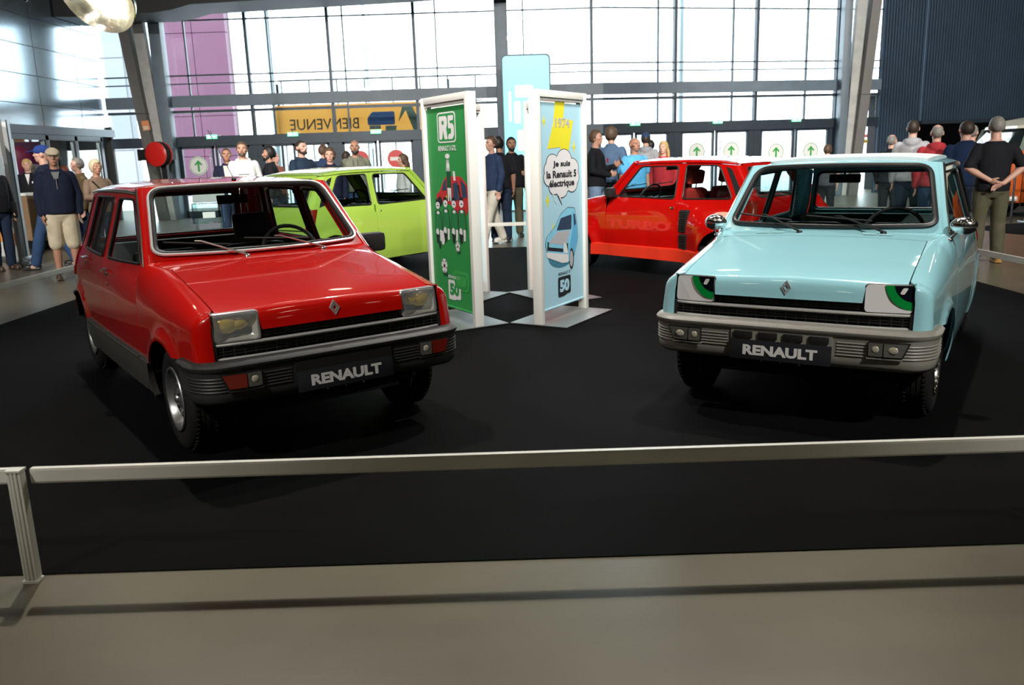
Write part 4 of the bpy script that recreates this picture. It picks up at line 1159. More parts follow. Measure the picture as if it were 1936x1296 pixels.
    for ix in range(5):
        for iy in range(6):
            o = share('high_bay_lamp', hb, STEEL, None, (-8.5+6*ix, -8+5.2*iy, 9.3))
            tag(o, 'round warm high bay lamp under the dark ceiling', 'lamp', 'high bay lamps under the ceiling')
            share('glowing_disc', df, LM, o)
            MB().tube([(0, 0, .4), (0, 0, .72)], .02, 6).build('hanger', SLATE, o)
    # fixtures for the added, unseen spots
    sp = MB().lathe([(0, .06), (.10, .055), (.13, .02), (.15, -.12), (.145, -.13), (.12, -.03), (.0, -.02)], 20).mesh('added_spotlight', 40)
    for i, (p, a, wt, cone) in enumerate(SPOTS):
        d = (Vector(a)-Vector(p)).normalized()
        o = share('added_spotlight', sp, BLACKPL, None, tuple(Vector(p)-d*.10)); o.rotation_euler = d.to_track_quat('-Z', 'Y').to_euler()
        tag(o, 'unseen black lamp added under the ceiling to light the show floor', 'added_spotlight', 'added unseen lamps under the ceiling')
        h = MB().bar((0, 0, .05), o.matrix_basis.inverted() @ Vector((p[0], p[1], 10.0)), .03).build('hanger', SLATE, o)
    # big dome lamp visible at the top left
    dl = empty('dome_lamp', (-4.45, 10., 3.40)); tag(dl, 'large silver dome lamp hanging at the top left corner', 'lamp')
    R = Matrix.Rotation(radians(-50), 4, 'X') @ Matrix.Rotation(radians(12), 4, 'Y')
    MB().lathe([(.05, .36), (.16, .34), (.26, .2), (.40, .0), (.44, -.10), (.43, -.11), (.39, -.02), (.24, .18), (0, .25)], 32, R).build('reflector', mat('crinkled foil', (.7, .68, .6), .22, 1.0, bump=.6, bscale=6), dl)
    MB().lathe([(0, .0), (.2, -.01), (.24, .04)], 24, R).build('glowing_disc', mat('dome glow', (1, .93, .72), .5, emit=14.), dl)
    MB().tube([(0, 0, .3), (.02, .05, 6.5)], .015, 6).build('hanger', SLATE, dl)
    # cctv dome
    cc = empty('security_camera', (-6.9, 13., 3.95)); tag(cc, 'white dome security camera at the top left', 'camera')
    MB().lathe([(0, .16), (.07, .15), (.075, .0)], 20).build('housing', WHITEP, cc); MB().ell((0, 0, -.005), (.062, .062, .07)).build('dark_dome', EYEBLACK, cc); MB().tube([(0, 0, .15), (0, 0, 6.0)], .012, 6).build('hanger', SLATE, cc)
# ------------------------------------------------------------------ carpet, barrier, display boards, furniture
CARPET = mat('black carpet', (.0034, .0034, .0038), .8, spec=.04, noise=.25, nscale=1.2, bump=.25, bscale=260)
RAILW = mat('pale aluminium', (.74, .74, .68), .42, .05, noise=.06, nscale=6)
def carpet_and_rail():
    # carpet with low puckers
    mb = MB(); nx, ny = 60, 66; x0, x1, y0, y1 = -5.08, 5.05, 2.92, 13.9
    rr = random.Random(3); wr = [(rr.uniform(-4, 4), rr.uniform(3.3, 13), rr.uniform(.4, 1.4), rr.uniform(-.35, .35), rr.uniform(.002, .0035)) for _ in range(34)]
    def hz(x, y):
        h = .005
        for cx, cy_, L, a, am in wr:
            u = (x-cx)*cos(a)+(y-cy_)*sin(a); v = -(x-cx)*sin(a)+(y-cy_)*cos(a)
            h += am*exp(-(v/.06)**2)*exp(-(u/L)**2)*(1 if abs(x) < 4.7 and 3.2 < y < 13.5 else 0)
        return h
    nx, ny = 90, 150
    for j in range(ny+1):
        for i in range(nx+1):
            x = lerp(x0, x1, i/nx); y = lerp(y0, y1, (j/ny)**1.25); mb.v.append((x, y, hz(x, y)))
    for j in range(ny):
        for i in range(nx): a = j*(nx+1)+i; mb.f.append((a, a+1, a+nx+2, a+nx+1))
    e = .006
    mb.add([(x0, y0, 0), (x1, y0, 0), (x1, y1, 0), (x0, y1, 0)], [])
    k = len(mb.v)-4
    o = mb.build('carpet', CARPET, None, 60, False); tag(o, 'large square black carpet under the four cars', 'carpet')
    # barrier
    def post(x, y, rz, lab):
        r = empty('barrier_post', (x, y, 0.0), rz); tag(r, lab, 'post', 'posts of the low white barrier')
        mb = MB()
        for q, dx in enumerate((-.020, -.0067, .0067, .020)): mb.box((dx, 0, .225), (.0105, .036 if q in (0, 3) else .042, .424), None, .004)
        mb.box((0, 0, .22), (.048, .026, .42)); mb.build('fluted_upright', RAILW, r)
        MB().box((0, 0, .439), (.054, .044, .008)).build('cap', RAILW, r); MB().box((0, 0, .006), (.056, .046, .010)).build('foot', RAILW, r)
    xs = (-1.81, 2.15); L, Rr, F, B = -4.93, 4.70, 2.885, 13.66
    for i, x in enumerate(xs): post(x, F-.01, 0, ('fluted post of the front rail near the left edge', 'fluted post of the front rail just past the right edge')[i])
    k = 0
    for x, nm in ((L, 'left'), (Rr, 'right')):
        for i, y in enumerate((6.2, 9.9)): post(x, y, pi/2, '%s fluted post on the %s side of the carpet' % (('nearer', 'farther')[i], nm))
    for i, x in enumerate((-3.2, .95)): post(x, B, 0, '%s fluted post of the rear rail behind the cars' % ('left', 'right')[i])
    def rail(a, b, lab):
        o = MB().bar((*a, .404), (*b, .404), .022, .056).build('barrier_rail', RAILW); tag(o, lab, 'rail', 'rails of the low white barrier')
        M2 = MB(); d = (Vector(b)-Vector(a)).normalized(); q = Vector((d.y, -d.x))*.0125
        M2.bar((a[0]+q.x, a[1]+q.y, .404), (b[0]+q.x, b[1]+q.y, .404), .004, .044).build('rail_face', RAILW, o)
    y = F+.03
    rail((L, y), (-1.845, y), 'front rail piece left of the near post'); rail((-1.775, y), (2.10, y), 'long pale rail running across the foreground'); rail((2.2, y), (Rr, y), 'front rail piece beyond the right edge')
    rail((L, F+.1), (L, B), 'pale rail along the left side of the carpet'); rail((Rr, F+.1), (Rr, B), 'pale rail along the right side of the carpet'); rail((L+.05, B), (Rr-.05, B), 'pale rail behind the display boards')
# ------------------------------------------------------------------ display boards
FRAMEW = mat('white board frame', (.74, .75, .72), .4)
PG = mat('print green', (.022, .26, .060), .6); PGD = mat('print dark green', (.006, .075, .03), .6); PGL = mat('print light green', (.035, .33, .07), .6); PW = mat('print white', (.70, .70, .72), .6); PK = mat('print black', (.012, .014, .02), .6)
PR = mat('print red', (.50, .025, .03), .6); PLB = mat('print pale blue', (.37, .62, .75), .6); PCB = mat('print car blue', (.22, .56, .76), .6); PCS = mat('print car shade', (.10, .40, .66), .6); PY = mat('print yellow', (.72, .66, .03), .6); PNV = mat('print navy', (.02, .05, .10), .6); PSH = mat('print shadow blue', (.05, .20, .30), .6); PGREY = mat('print grey', (.42, .43, .47), .6)
def board(name, x, y, deg, label, art):
    r = empty(name, (x, y, .0075), radians(deg)); tag(r, label, 'display board', 'four display boards in the middle')
    MB().box((0, 0, .006), (.94, .58, .008), None, .002).build('base_plate', mat('plate steel', (.30, .325, .32), .42, .75), r)
    for s in (-1, 1): MB().box((s*.440, 0, 1.015), (.055, .085, 2.01), None, .004).build('frame_post', FRAMEW, r)
    MB().box((0, 0, 1.99), (.82, .08, .06), None, .004).box((0, 0, 1.945), (.82, .05, .02)).build('top_rail', FRAMEW, r)
    cl = MB().box((0, -.012, 1.02), (.815, .004, 1.80))
    cl.build('banner_cloth', art, r)
    for s in (-1, 1): MB().box((s*.385, -.012, 1.925), (.02, .02, .03)).build('clip', STEEL, r)
    MB().tube([(-.39, -.012, .12), (.39, -.012, .12)], .012, 8).build('hem_bar', art, r)
    return r
def printer(r):
    cnt = [0]; vm = [lambda v: v]
    def P(name, poly, m, layer=1):
        cnt[0] += 1; h = .0145+layer*.0006+cnt[0]*8e-6
        MB().prism([(u, 1.95-vm[0](v)) for u, v in poly], lambda a, b, hh: Vector((a, -h-hh, b)), 0, .0005).build(name, m, r, 0)
    def T(name, txt, m, u, v, wd, ht, layer=2, off=.0, shear=0.):
        h = .0145+layer*.0006+.0012; v = vm[0](v)
        text_obj(name, txt, m, r, lambda a, b, hh: Vector((u+a, -h-hh, 1.95-v+b)), .1, off, width=wd, height=ht, thick=.0005, shear=shear)
    P.vm = vm
    return P, T
def circ2(cx, cyy, rx, ry=None, n=24): return [(cx+rx*cos(2*pi*t/n), cyy+(ry or rx)*sin(2*pi*t/n)) for t in range(n)]
def logo50(P, T, u, v, m, m2):
    T('lettering', 'RENAULT 5', m, u, v-.115, .23, .028, 2, .001)
    P('print', rounded([(u-.125, v-.085), (u+.125, v-.085), (u+.125, v+.085), (u+.05, v+.085), (u+.0, v+.10), (u-.125, v+.10)], .025), m, 1)
    T('lettering', '50', m2, u, v, .19, .115, 2, .006)
def boards():
    a = board('display_board', -.51, 7.70, -60, 'white framed board with green football banner, front left of the four', PG)
    P, T = printer(a)
    P.vm[0] = lambda v: v*.735
    P('print', rounded([(-.185, .10), (.185, .10), (.185, .46), (-.185, .46)], .055), PW, 1); P('print', rounded([(-.168, .117), (.168, .117), (.168, .443), (-.168, .443)], .045), PG, 2)
    Rr = rounded([(-.145, .145), (.0, .145), (.022, .18), (.022, .25), (.0, .29), (.022, .42), (-.04, .42), (-.065, .31), (-.09, .42), (-.145, .42)], .016)
    P('print', Rr, PW, 3); P('print', rounded([(-.085, .20), (-.045, .20), (-.045, .245), (-.085, .245)], .012), PG, 4)
    F5 = rounded([(.040, .145), (.150, .145), (.140, .205), (.072, .205), (.072, .238), (.125, .238), (.152, .275), (.152, .375), (.12, .42), (.030, .42), (.045, .36), (.095, .355), (.095, .295), (.040, .295)], .014)
    P('print', F5, PW, 3)
    T('lettering', 'RENAULT 5 GTL', PW, 0, .525, .36, .045, 2, .002)
    # trophy and standing player
    P('print', circ2(-.005, .62, .045, .03), PW, 1); P('print', [(-.03, .66), (.02, .66), (.035, .80), (-.045, .80)], PGREY, 1); P('print', circ2(.0, .735, .028, .04), PW, 2)
    P('print', [(-.035, .80), (.045, .80), (.055, 1.15), (-.045, 1.15)], PGD, 3)
    P('print', [(-.03, 1.0), (.045, 1.0), (.04, 1.16), (.02, 1.16), (.01, 1.04), (-.005, 1.16), (-.025, 1.16)], PW, 4)
    P('print', [(.09, .80), (.13, .80), (.14, .91), (.10, .91)], PW, 2)
    # red car
    P('print', rounded([(-.12, .93), (-.05, .86), (.24, .86), (.36, .96), (.385, 1.22), (.30, 1.33), (.14, 1.30), (.02, 1.20), (-.26, 1.16), (-.28, 1.09), (-.20, 1.05)], .03), PR, 1)
    P('print', [(-.11, .94), (-.055, .885), (-.055, 1.03), (-.145, 1.04)], PNV, 2); P('print', [(.23, .89), (.33, .97), (.35, 1.10), (.26, 1.12)], PNV, 2); P('print', [(.08, .95), (.17, .92), (.19, 1.14), (.08, 1.15)], PNV, 2)
    P('print', circ2(-.20, 1.17, .05, .06), PK, 2); P('print', [(.17, .96), (.20, .96), (.25, 1.2), (.22, 1.2)], PK, 2); P('print', circ2(-.05, 1.12, .025), PY, 2)
    # kneeling players
    for u, v in ((-.25, 1.20), (-.085, 1.17), (.085, 1.17), (.235, 1.16)):
        P('print', rounded([(u-.062, v+.09), (u+.062, v+.09), (u+.080, v+.33), (u+.04, v+.42), (u-.06, v+.42), (u-.080, v+.31)], .03), PK, 2)
        P('print', rounded([(u-.054, v+.10), (u+.054, v+.10), (u+.070, v+.32), (u+.04, v+.40), (u-.06, v+.40), (u-.070, v+.30)], .03), mat('print shirt green', (.014, .19, .055), .6), 3)
        P('print', circ2(u, v+.115, .03, .02), PW, 4)
        P('print', circ2(u, v+.015, .042, .055), PW, 4); P('print', [(u-.045, v+.0), (u-.03, v-.055), (u+.03, v-.055), (u+.045, v), (u+.02, v-.02), (u-.02, v-.02)], PK, 5); P('print', circ2(u+.004, v+.025, .02, .006), PK, 5)
        P('print', circ2(u-.03, v+.36, .03, .045), PW, 4); P('print', rounded([(u+.02, v+.33), (u+.065, v+.33), (u+.055, v+.47), (u+.02, v+.47)], .012), PW, 4); P('print', rounded([(u-.06, v+.38), (u+.0, v+.40), (u-.01, v+.50), (u-.05, v+.50)], .012), PK, 4)
    P('print', rounded([(-.20, 1.55), (-.15, 1.53), (-.13, 1.66), (-.16, 1.72), (-.20, 1.70)], .015), PW, 4); P('print', circ2(-.24, 1.72, .02, .05), PK, 4)
    P.vm[0] = lambda v: v
    for (u, v, rr) in ((-.165, 1.455, .062), (.13, 1.255, .042)):
        v += .0
        P('print', circ2(u+.01, v+.075 if rr > .05 else v+.05, rr*.9, rr*.35), PGD, 2); P('print', circ2(u, v, rr, rr*1.08), PW, 5); P('print', circ2(u, v, rr*.33, n=6), PK, 6)
        for t in range(5): P('print', circ2(u+rr*.80*cos(2*pi*t/5+.3), v+rr*.85*sin(2*pi*t/5+.3), rr*.17, n=5), PK, 6)
    for q in range(3):
        o_ = rounded([(.02+.03*q, 1.48+.02*q), (.30-.03*q, 1.48+.02*q), (.33-.03*q, 1.56), (.30-.03*q, 1.66-.02*q), (.02+.03*q, 1.66-.02*q), (-.01+.03*q, 1.56)], .03)
        P('print', o_, PGL if q % 2 == 0 else PG, 1+q)
    logo50(P, T, .02, 1.66, PW, PG)
    b = board('display_board', .48, 7.70, 58.5, 'white framed board with pale blue comic banner, front right of the four', PLB)
    P, T = printer(b)
    P.vm[0] = lambda v: v*.68
    P('print', [(-.10, .02), (.08, .02), (.05, .23), (.24, .26), (.16, .60), (.02, .95), (-.06, .98), (-.01, .60), (-.26, .62), (-.14, .30)], PY, 1)
    T('lettering', '1974', PGREY, .03, .29, .27, .085, 2, .002)
    star = lambda u, v, s: [(u, v-s*1.5), (u+s*.25, v-s*.25), (u+s*.6, v), (u+s*.25, v+s*.25), (u, v+s*1.5), (u-s*.25, v+s*.25), (u-s*.6, v), (u-s*.25, v-s*.25)]
    for u, v, s in ((-.31, .28, .055), (.25, .60, .06), (-.24, 1.05, .05), (.26, 1.06, .045), (-.27, 1.27, .07), (-.17, 1.66, .07)): P('print', star(u, v, s), PY, 1)
    def cloud(g):
        c = [(-.17, .80, .11), (.05, .77, .14), (.20, .88, .13), (.23, 1.00, .11), (.20, 1.09, .10), (.0, 1.14, .11), (-.14, 1.10, .10), (-.22, .98, .11), (-.22, .88, .10), (.0, .95, .25)]
        return [(x_, y_, r_+g) for x_, y_, r_ in c]
    for x_, y_, r_ in cloud(.010): P('print', circ2(x_, y_, r_, r_), PK, 2)
    for x_, y_, r_ in cloud(0.): P('print', circ2(x_, y_, r_, r_), PW, 3)
    P('print', [(-.10, 1.20), (.0, 1.20), (-.02, 1.26), (.0, 1.36), (-.06, 1.27)], PK, 2); P('print', [(-.085, 1.18), (-.01, 1.18), (-.03, 1.26), (-.008, 1.335), (-.05, 1.26)], PW, 4)
    for s_, v, wd, ht in (('Je suis', .82, .33, .085), ('la Renault 5', .945, .57, .085), ('électrique', 1.075, .48, .105)): T('lettering', s_, PK, .0, v, wd, ht*.75, 5, .0032)
    P('print', [(-.20, 1.16), (-.13, 1.24), (-.145, 1.25), (-.09, 1.34), (-.16, 1.27), (-.145, 1.26)], PW, 3)
    P.vm[0] = lambda v: .95+(v-1.32)*1.3
    P('print', circ2(-.02, 1.66-.02, .26, .09), PSH, 1)
    body = rounded([(-.04, 1.36), (.10, 1.32), (.24, 1.33), (.28, 1.42), (.30, 1.54), (.26, 1.72-.10), (.20, 1.78-.12), (.14, 1.82-.12), (-.02, 1.80-.10), (-.30, 1.66-.06), (-.33, 1.55), (-.30, 1.50), (-.13, 1.43)], .02)
    body2 = [(p[0]*1.02-.0, 1.55+(p[1]-1.55)*1.02) for p in body]
    P('print', body2, PK, 3); P('print', body, PCB, 4)
    P('print', [(.20, 1.34), (.28, 1.43), (.295, 1.56), (.20, 1.66), (.12, 1.62), (.20, 1.46)], PCS, 5)
    P('print', rounded([(-.035, 1.385), (.18, 1.37), (.17, 1.475), (-.12, 1.465)], .015), PNV, 5); P('print', [(.215, 1.37), (.245, 1.37), (.265, 1.44), (.225, 1.46)], PNV, 6)
    P('print', [(-.11, 1.475), (.15, 1.48), (.05, 1.58), (-.28, 1.54)], PGREY, 5)
    P('print', [(-.30, 1.565), (.0, 1.60), (.0, 1.625), (-.30, 1.59)], PK, 5)
    P('print', rounded([(-.32, 1.60), (.10, 1.65), (.10, 1.705), (-.02, 1.70), (-.31, 1.635)], .012), PW, 5)
    P('print', rounded([(.02, 1.56), (.10, 1.57), (.09, 1.64), (.01, 1.63)], .01), PW, 6); P('print', [(.06, 1.565), (.10, 1.57), (.095, 1.63)], PGD, 7); P('print', [(-.295, 1.53), (-.265, 1.535), (-.27, 1.57), (-.30, 1.565)], PGD, 6)
    P('print', circ2(.165, 1.685, .045, .075), PK, 6); P('print', circ2(.160, 1.685, .033, .058), PGREY, 7)
    P.vm[0] = lambda v: v
    logo50(P, T, .02, 1.655, PK, PLB)
    board('display_board', -.495, 8.90, -120, 'white framed board standing behind the green football one', PLB)
    board('display_board', .465, 8.92, 120, 'white framed board standing behind the pale blue comic one', PR)
def furniture():
    # hose reel on the left column
    h = empty('hose_reel', (-9.22, 23.05, 1.80)); h.rotation_euler = (0, 0, radians(-14))
    tag(h, 'round red fire hose reel fixed to the left leaning column', 'hose reel')
    REDP = mat('fire red', (.62, .018, .012), .3, coat=.4)
    R = Matrix.Rotation(pi/2, 4, 'X')
    MB().lathe([(0, .26), (.05, .26), (.055, .245), (.22, .24), (.30, .225), (.32, .21), (.32, .19), (.0, .19)], 40, R).build('red_disc', REDP, h)
    MB().lathe([(0.0, -.08), (.30, -.08), (.32, -.06), (.32, -.05), (.24, -.05), (.24, .18), (.0, .18)], 32, R).build('drum', REDP, h)
    mb = MB()
    for k in range(4):
        for q in range(5): rr = .27+.026*q*.35; mb.tube([(rr*cos(a), -.02-.045*k, rr*sin(a)) for a in [2*pi*i/28 for i in range(28)]], .021, 6, closed=True)
    o = mb.build('hose_coil', RUBBER, h); o['kind'] = 'stuff'
    MB().box((.02, .10, -.30), (.16, .10, .80)).bar((-.25, -.05, -.40), (-.05, .06, -.2), .04).build('bracket', BLACKPL, h); MB().box((-.42, .42, .0), (.75, .62, .3)).build('wall_plate', BLACKPL, h)
    o = MB().box((-9.80, 23.75-.02, 2.58), (.20, .012, .26), Matrix.Rotation(radians(-6), 3, 'Y')).build('fire_notice', mat('notice orange', (.75, .28, .12), .5)); tag(o, 'small orange notice on the left leaning column', 'sign')
    MB().box((-9.80, 23.755-.035, 2.52), (.14, .012, .10), Matrix.Rotation(radians(-6), 3, 'Y')).build('pale_field', mat('notice pale', (.75, .6, .45), .5), o)
    # red notice and yellow call box on the right leaning column
    q = wp(9.06, 1.6, -.755)
    o = MB().box((q.x, q.y, q.z+.10), (.15, .02, .09)).build('fire_notice', mat('fire red', (.62, .018, .012), .3)); tag(o, 'small red notice on the right leaning column', 'sign'); MB().box((q.x, q.y-.012, q.z+.10), (.11, .004, .012)).build('pale_line', WHITEP, o)
    o = empty('alarm_box', (q.x+.05, q.y, q.z-.05)); tag(o, 'yellow alarm box on the right leaning column', 'alarm'); MB().box((0, 0, 0), (.08, .08, .11), None, .01).build('case', mat('alarm yellow', (.65, .48, .03), .4), o); MB().ell((0, -.045, 0), (.022, .015, .022)).build('button', BLACKPL, o)
    # reception counter
    c = empty('reception_counter', (-9.15, 16.35, 0), radians(-8)); tag(c, 'pale wooden reception counter with white edges at the left', 'counter')
    WD = mat('pale wood laminate', (.42, .27, .155), .5, noise=.08, nscale=6)
    MB().box((.30, 0, .59), (1.15, .04, .86)).build('front_panel', WD, c); MB().box((.30, .02, .08), (1.15, .03, .16)).build('plinth', BLACKPL, c)
    MB().box((.30, .22, 1.04), (1.30, .56, .05)).build('counter_top', WHITEP, c)
    for s in (-.33, .92): MB().box((s, .2, .51), (.06, .46, 1.02)).build('end_post', WHITEP, c)
    # roll-up stands at the left edge
    for i, (x, y, rz, lab) in enumerate(((-8.02, 13.70, -.9, 'tall white roll-up banner stand at the left edge, nearer the counter'), (-8.55, 14.35, -.2, 'tall white roll-up banner stand cut by the left edge'))):
        s = empty('banner_stand', (x, y, 0), rz); tag(s, lab, 'banner stand', 'roll-up banner stands at the left edge')
        MB().box((0, 0, 1.17), (.80, .012, 2.22)).build('panel', mat('stand white', (.66, .68, .70), .4), s)
        for e in (-.41, .41): MB().box((e, 0, 1.16), (.03, .05, 2.30)).build('edge_rail', ALU, s)
        MB().box((0, 0, .04), (.86, .22, .08), None, .02).build('foot', ALU, s)
        for k in range(3): MB().box((-.22+.22*k, -.012, .42+.0*k), (.16, .006, .20)).build('orange_print', mat('stand orange', (.72, .30, .08), .5), s)
        MB().box((.05, -.012, 1.55), (.5, .006, .3)).build('pale_print', mat('stand pale blue', (.5, .6, .68), .5), s)
    # perspex lectern behind the red car
    l = empty('info_lectern', (-4.35, 12.35, .0075), radians(15)); tag(l, 'clear acrylic lectern with a tilted sheet and code box behind the red car', 'lectern')
    AC = glass('acrylic', (.80, .88, .86), 1.2)
    MB().box((0, 0, .012), (.46, .36, .02)).build('base', STEEL, l)
    for s in (-1, 1):
        for t in (-1, 1): MB().box((s*.17, t*.12, .48), (.02, .02, .95)).build('leg', AC, l)
    MB().box((0, -.01, .80), (.42, .30, .28)).build('clear_box', AC, l)
    MB().box((.02, -.165, .78), (.17, .006, .085)).build('white_card', WHITEP, l)
    MB().box((.03, 0, 1.12), (.44, .015, .36), Matrix.Rotation(-.5, 3, 'X')).build('tilted_sheet', mat('lectern sheet', (.35, .37, .38), .4), l)
    # round dark mat at the right
    o = MB().lathe([(0, .006), (1.25, .006), (1.26, 0)], 40, Matrix.Translation((9.3, 14.0, 0))).build('round_mat', CARPET); tag(o, 'round black floor mat in front of the orange van', 'mat')
    # crowd barrier
    cb = empty('crowd_barrier', (9.15, 15.35, .0), radians(-4)); tag(cb, 'dark steel crowd barrier with thin bars before the orange van', 'barrier')
    DS = mat('dark barrier steel', (.05, .05, .055), .4, .7)
    MB().tube([(0, 0, .0), (0, 0, 1.02), (.08, 0, 1.1), (1.9, 0, 1.1), (1.98, 0, 1.02), (1.98, 0, .0)], .02, 8).build('frame', DS, cb)
    MB().bar((0, 0, .2), (1.98, 0, .2), .03).build('lower_rail', DS, cb)
    for k in range(14): MB().tube([(.13+k*.133, 0, .2), (.13+k*.133, 0, 1.1)], .008, 6).build('upright', DS, cb)
    MB().bar((.25, -.22, .02), (.25, .22, .02), .05, .02).bar((.25, 0, .02), (.25, 0, .2), .03).build('foot', ALU, cb)
    o = MB().box((.68, -.06, .62), (.34, .012, .72)).build('hung_panel', mat('panel pale blue', (.45, .58, .72), .4), cb)
    MB().box((.68, -.07, .62), (.04, .01, .70)).build('dark_stripe', PNV, o)
    van()
def van():
    v = empty('orange_van', (11.55, 17.0, 0), 0.); tag(v, 'orange camper van with cream roof cut by the right edge', 'van')
    OR = mat('orange van paint', (.66, .115, .015), .3, coat=.8); CRM = mat('cream van paint', (.72, .68, .56), .3, coat=.8)
    # side profile ring: nose to the left (-X), body half width 0.83
    def ring(z, x0, x1, hw, r, n=8):
        P = []
        for cx, cyy, a0 in ((x1-r, hw-r, 0), (x0+r, hw-r, pi/2), (x0+r, -hw+r, pi), (x1-r, -hw+r, 3*pi/2)):
            for i in range(n+1): a = a0+pi/2*i/n; P.append((cx+r*cos(a), cyy+r*sin(a), z))
        return P
    def loft(rings, name, m, cap=True):
        mb = MB(); k = len(rings[0])
        for R_ in rings: mb.v += R_
        for j in range(len(rings)-1):
            for i in range(k): mb.f.append((j*k+i, j*k+(i+1) % k, (j+1)*k+(i+1) % k, (j+1)*k+i))
        mb.f.append(tuple(range(k))[::-1])
        if cap: mb.f.append(tuple(range((len(rings)-1)*k, len(rings)*k)))
        return mb.build(name, m, v)
    loft([ring(.30, -2.02, 2.1, .80, .25), ring(.45, -2.10, 2.15, .845, .28), ring(.8, -2.13, 2.17, .86, .30), ring(1.18, -2.08, 2.15, .85, .30), ring(1.28, -2.03, 2.13, .835, .28)], 'lower_body', OR)
    loft([ring(1.28, -2.02, 2.12, .82, .26), ring(1.45, -1.93, 2.08, .80, .26), ring(1.70, -1.72, 2.0, .75, .26)], 'cabin', mat('van dark glass', (.012, .02, .022), .08, coat=1.0), False)
    for x0, x1 in ((-1.9, -1.66), (-.85, -.72), (.45, .6), (1.75, 1.9)):
        MB().add([(x0, -.828, 1.27), (x1+.03, -.828, 1.27), (x1+.13, -.765, 1.70), (x0+.16, -.765, 1.70)], [(0, 1, 2, 3)]).add([(x0, .828, 1.27), (x1+.03, .828, 1.27), (x1+.13, .765, 1.70), (x0+.16, .765, 1.70)], [(3, 2, 1, 0)]).build('window_pillar', mat('pillar green grey', (.20, .25, .22), .4), v, 0)
    loft([ring(1.69, -1.80, 2.04, .77, .26), ring(1.74, -1.78, 2.03, .775, .27), ring(1.84, -1.55, 1.95, .70, .30), ring(1.91, -1.15, 1.7, .55, .30), ring(1.935, -.7, 1.3, .3, .25)], 'roof', CRM)
    for X in (-1.15, 1.25):
        for s in (-1, 1):
            o = MB().lathe([(.19, -.0), (.30, -.01), (.325, .04), (.325, .14), (.30, .18), (.1, .18)], 28, Matrix.Translation((X, s*.80, .325)) @ Matrix.Rotation(pi/2*(1 if s > 0 else -1), 4, 'X')).build('wheel', RUBBER, v)
            MB().lathe([(0, -.03), (.10, -.02), (.19, .01)], 20, Matrix.Translation((X, s*.80, .325)) @ Matrix.Rotation(pi/2*(1 if s > 0 else -1), 4, 'X')).build('hub_cap', CHROME, o)
    for k in range(8): MB().box((-1.2+.0, -.862, .62+.05*k), (.36, .01, .018)).build('louvre', CRM, v)
    MB().tube([(-2.17, .7, .38), (-2.22, .3, .38), (-2.22, -.3, .38), (-2.17, -.7, .38), (-1.85, -.86, .38)], .05, 8).build('bumper', WHITEP, v)
    MB().box((0, 0, .32), (3.6, 1.3, .2)).build('underbody', DARKIN, v)
# ------------------------------------------------------------------ people
def remeshed(mb, name, voxel, smooth=3, dec=1.0):
    me = mb.mesh(name+'_src', 0)
    o = bpy.data.objects.new('tmp', me); COL.objects.link(o)
    m = o.modifiers.new('r', 'REMESH'); m.mode = 'VOXEL'; m.voxel_size = voxel; m.use_smooth_shade = True
    if smooth: s = o.modifiers.new('s', 'SMOOTH'); s.factor = .5; s.iterations = smooth
    if dec < 1: d = o.modifiers.new('d', 'DECIMATE'); d.ratio = dec
    dg = bpy.context.evaluated_depsgraph_get(); dg.update()
    out = bpy.data.meshes.new_from_object(o.evaluated_get(dg)); out.name = name
    bpy.data.objects.remove(o); bpy.data.meshes.remove(me)
    out.shade_smooth(); out.materials.clear()
    return out
def eloft(mb, rings, n=20):
    """closed loft of elliptical rings (cx,cy,z,rx,ry)"""
    o = len(mb.v); k = len(rings)
    for cx, cyy, z, rx, ry in rings:
        for j in range(n):
            a = 2*pi*j/n; c, s = cos(a), sin(a)
            mb.v.append((cx+rx*(abs(c)**.85)*(1 if c >= 0 else -1), cyy+ry*(abs(s)**.85)*(1 if s >= 0 else -1), z))
    for i in range(k-1):
        for j in range(n): mb.f.append((o+i*n+j, o+i*n+(j+1) % n, o+(i+1)*n+(j+1) % n, o+(i+1)*n+j))
    mb.f.append(tuple(o+j for j in range(n))[::-1]); mb.f.append(tuple(o+(k-1)*n+j for j in range(n)))
def limb(mb, pts, rs, n=14, g=0.):
    """tapered limb along joints with in-between points"""
    P = []; R = []
    for i in range(len(pts)-1):
        a, b = Vector(pts[i]), Vector(pts[i+1])
        for t in (0, .33, .66): P.append(a.lerp(b, t)); R.append(lerp(rs[i], rs[i+1], t)+g+(.006 if 0 < t < .5 else 0))
    P.append(Vector(pts[-1])); R.append(rs[-1]+g)
    mb.tube(P, R, n)
    mb.ell(P[0], (R[0],)*3, None, 12, 8); mb.ell(P[-1], (R[-1],)*3, None, 12, 8)
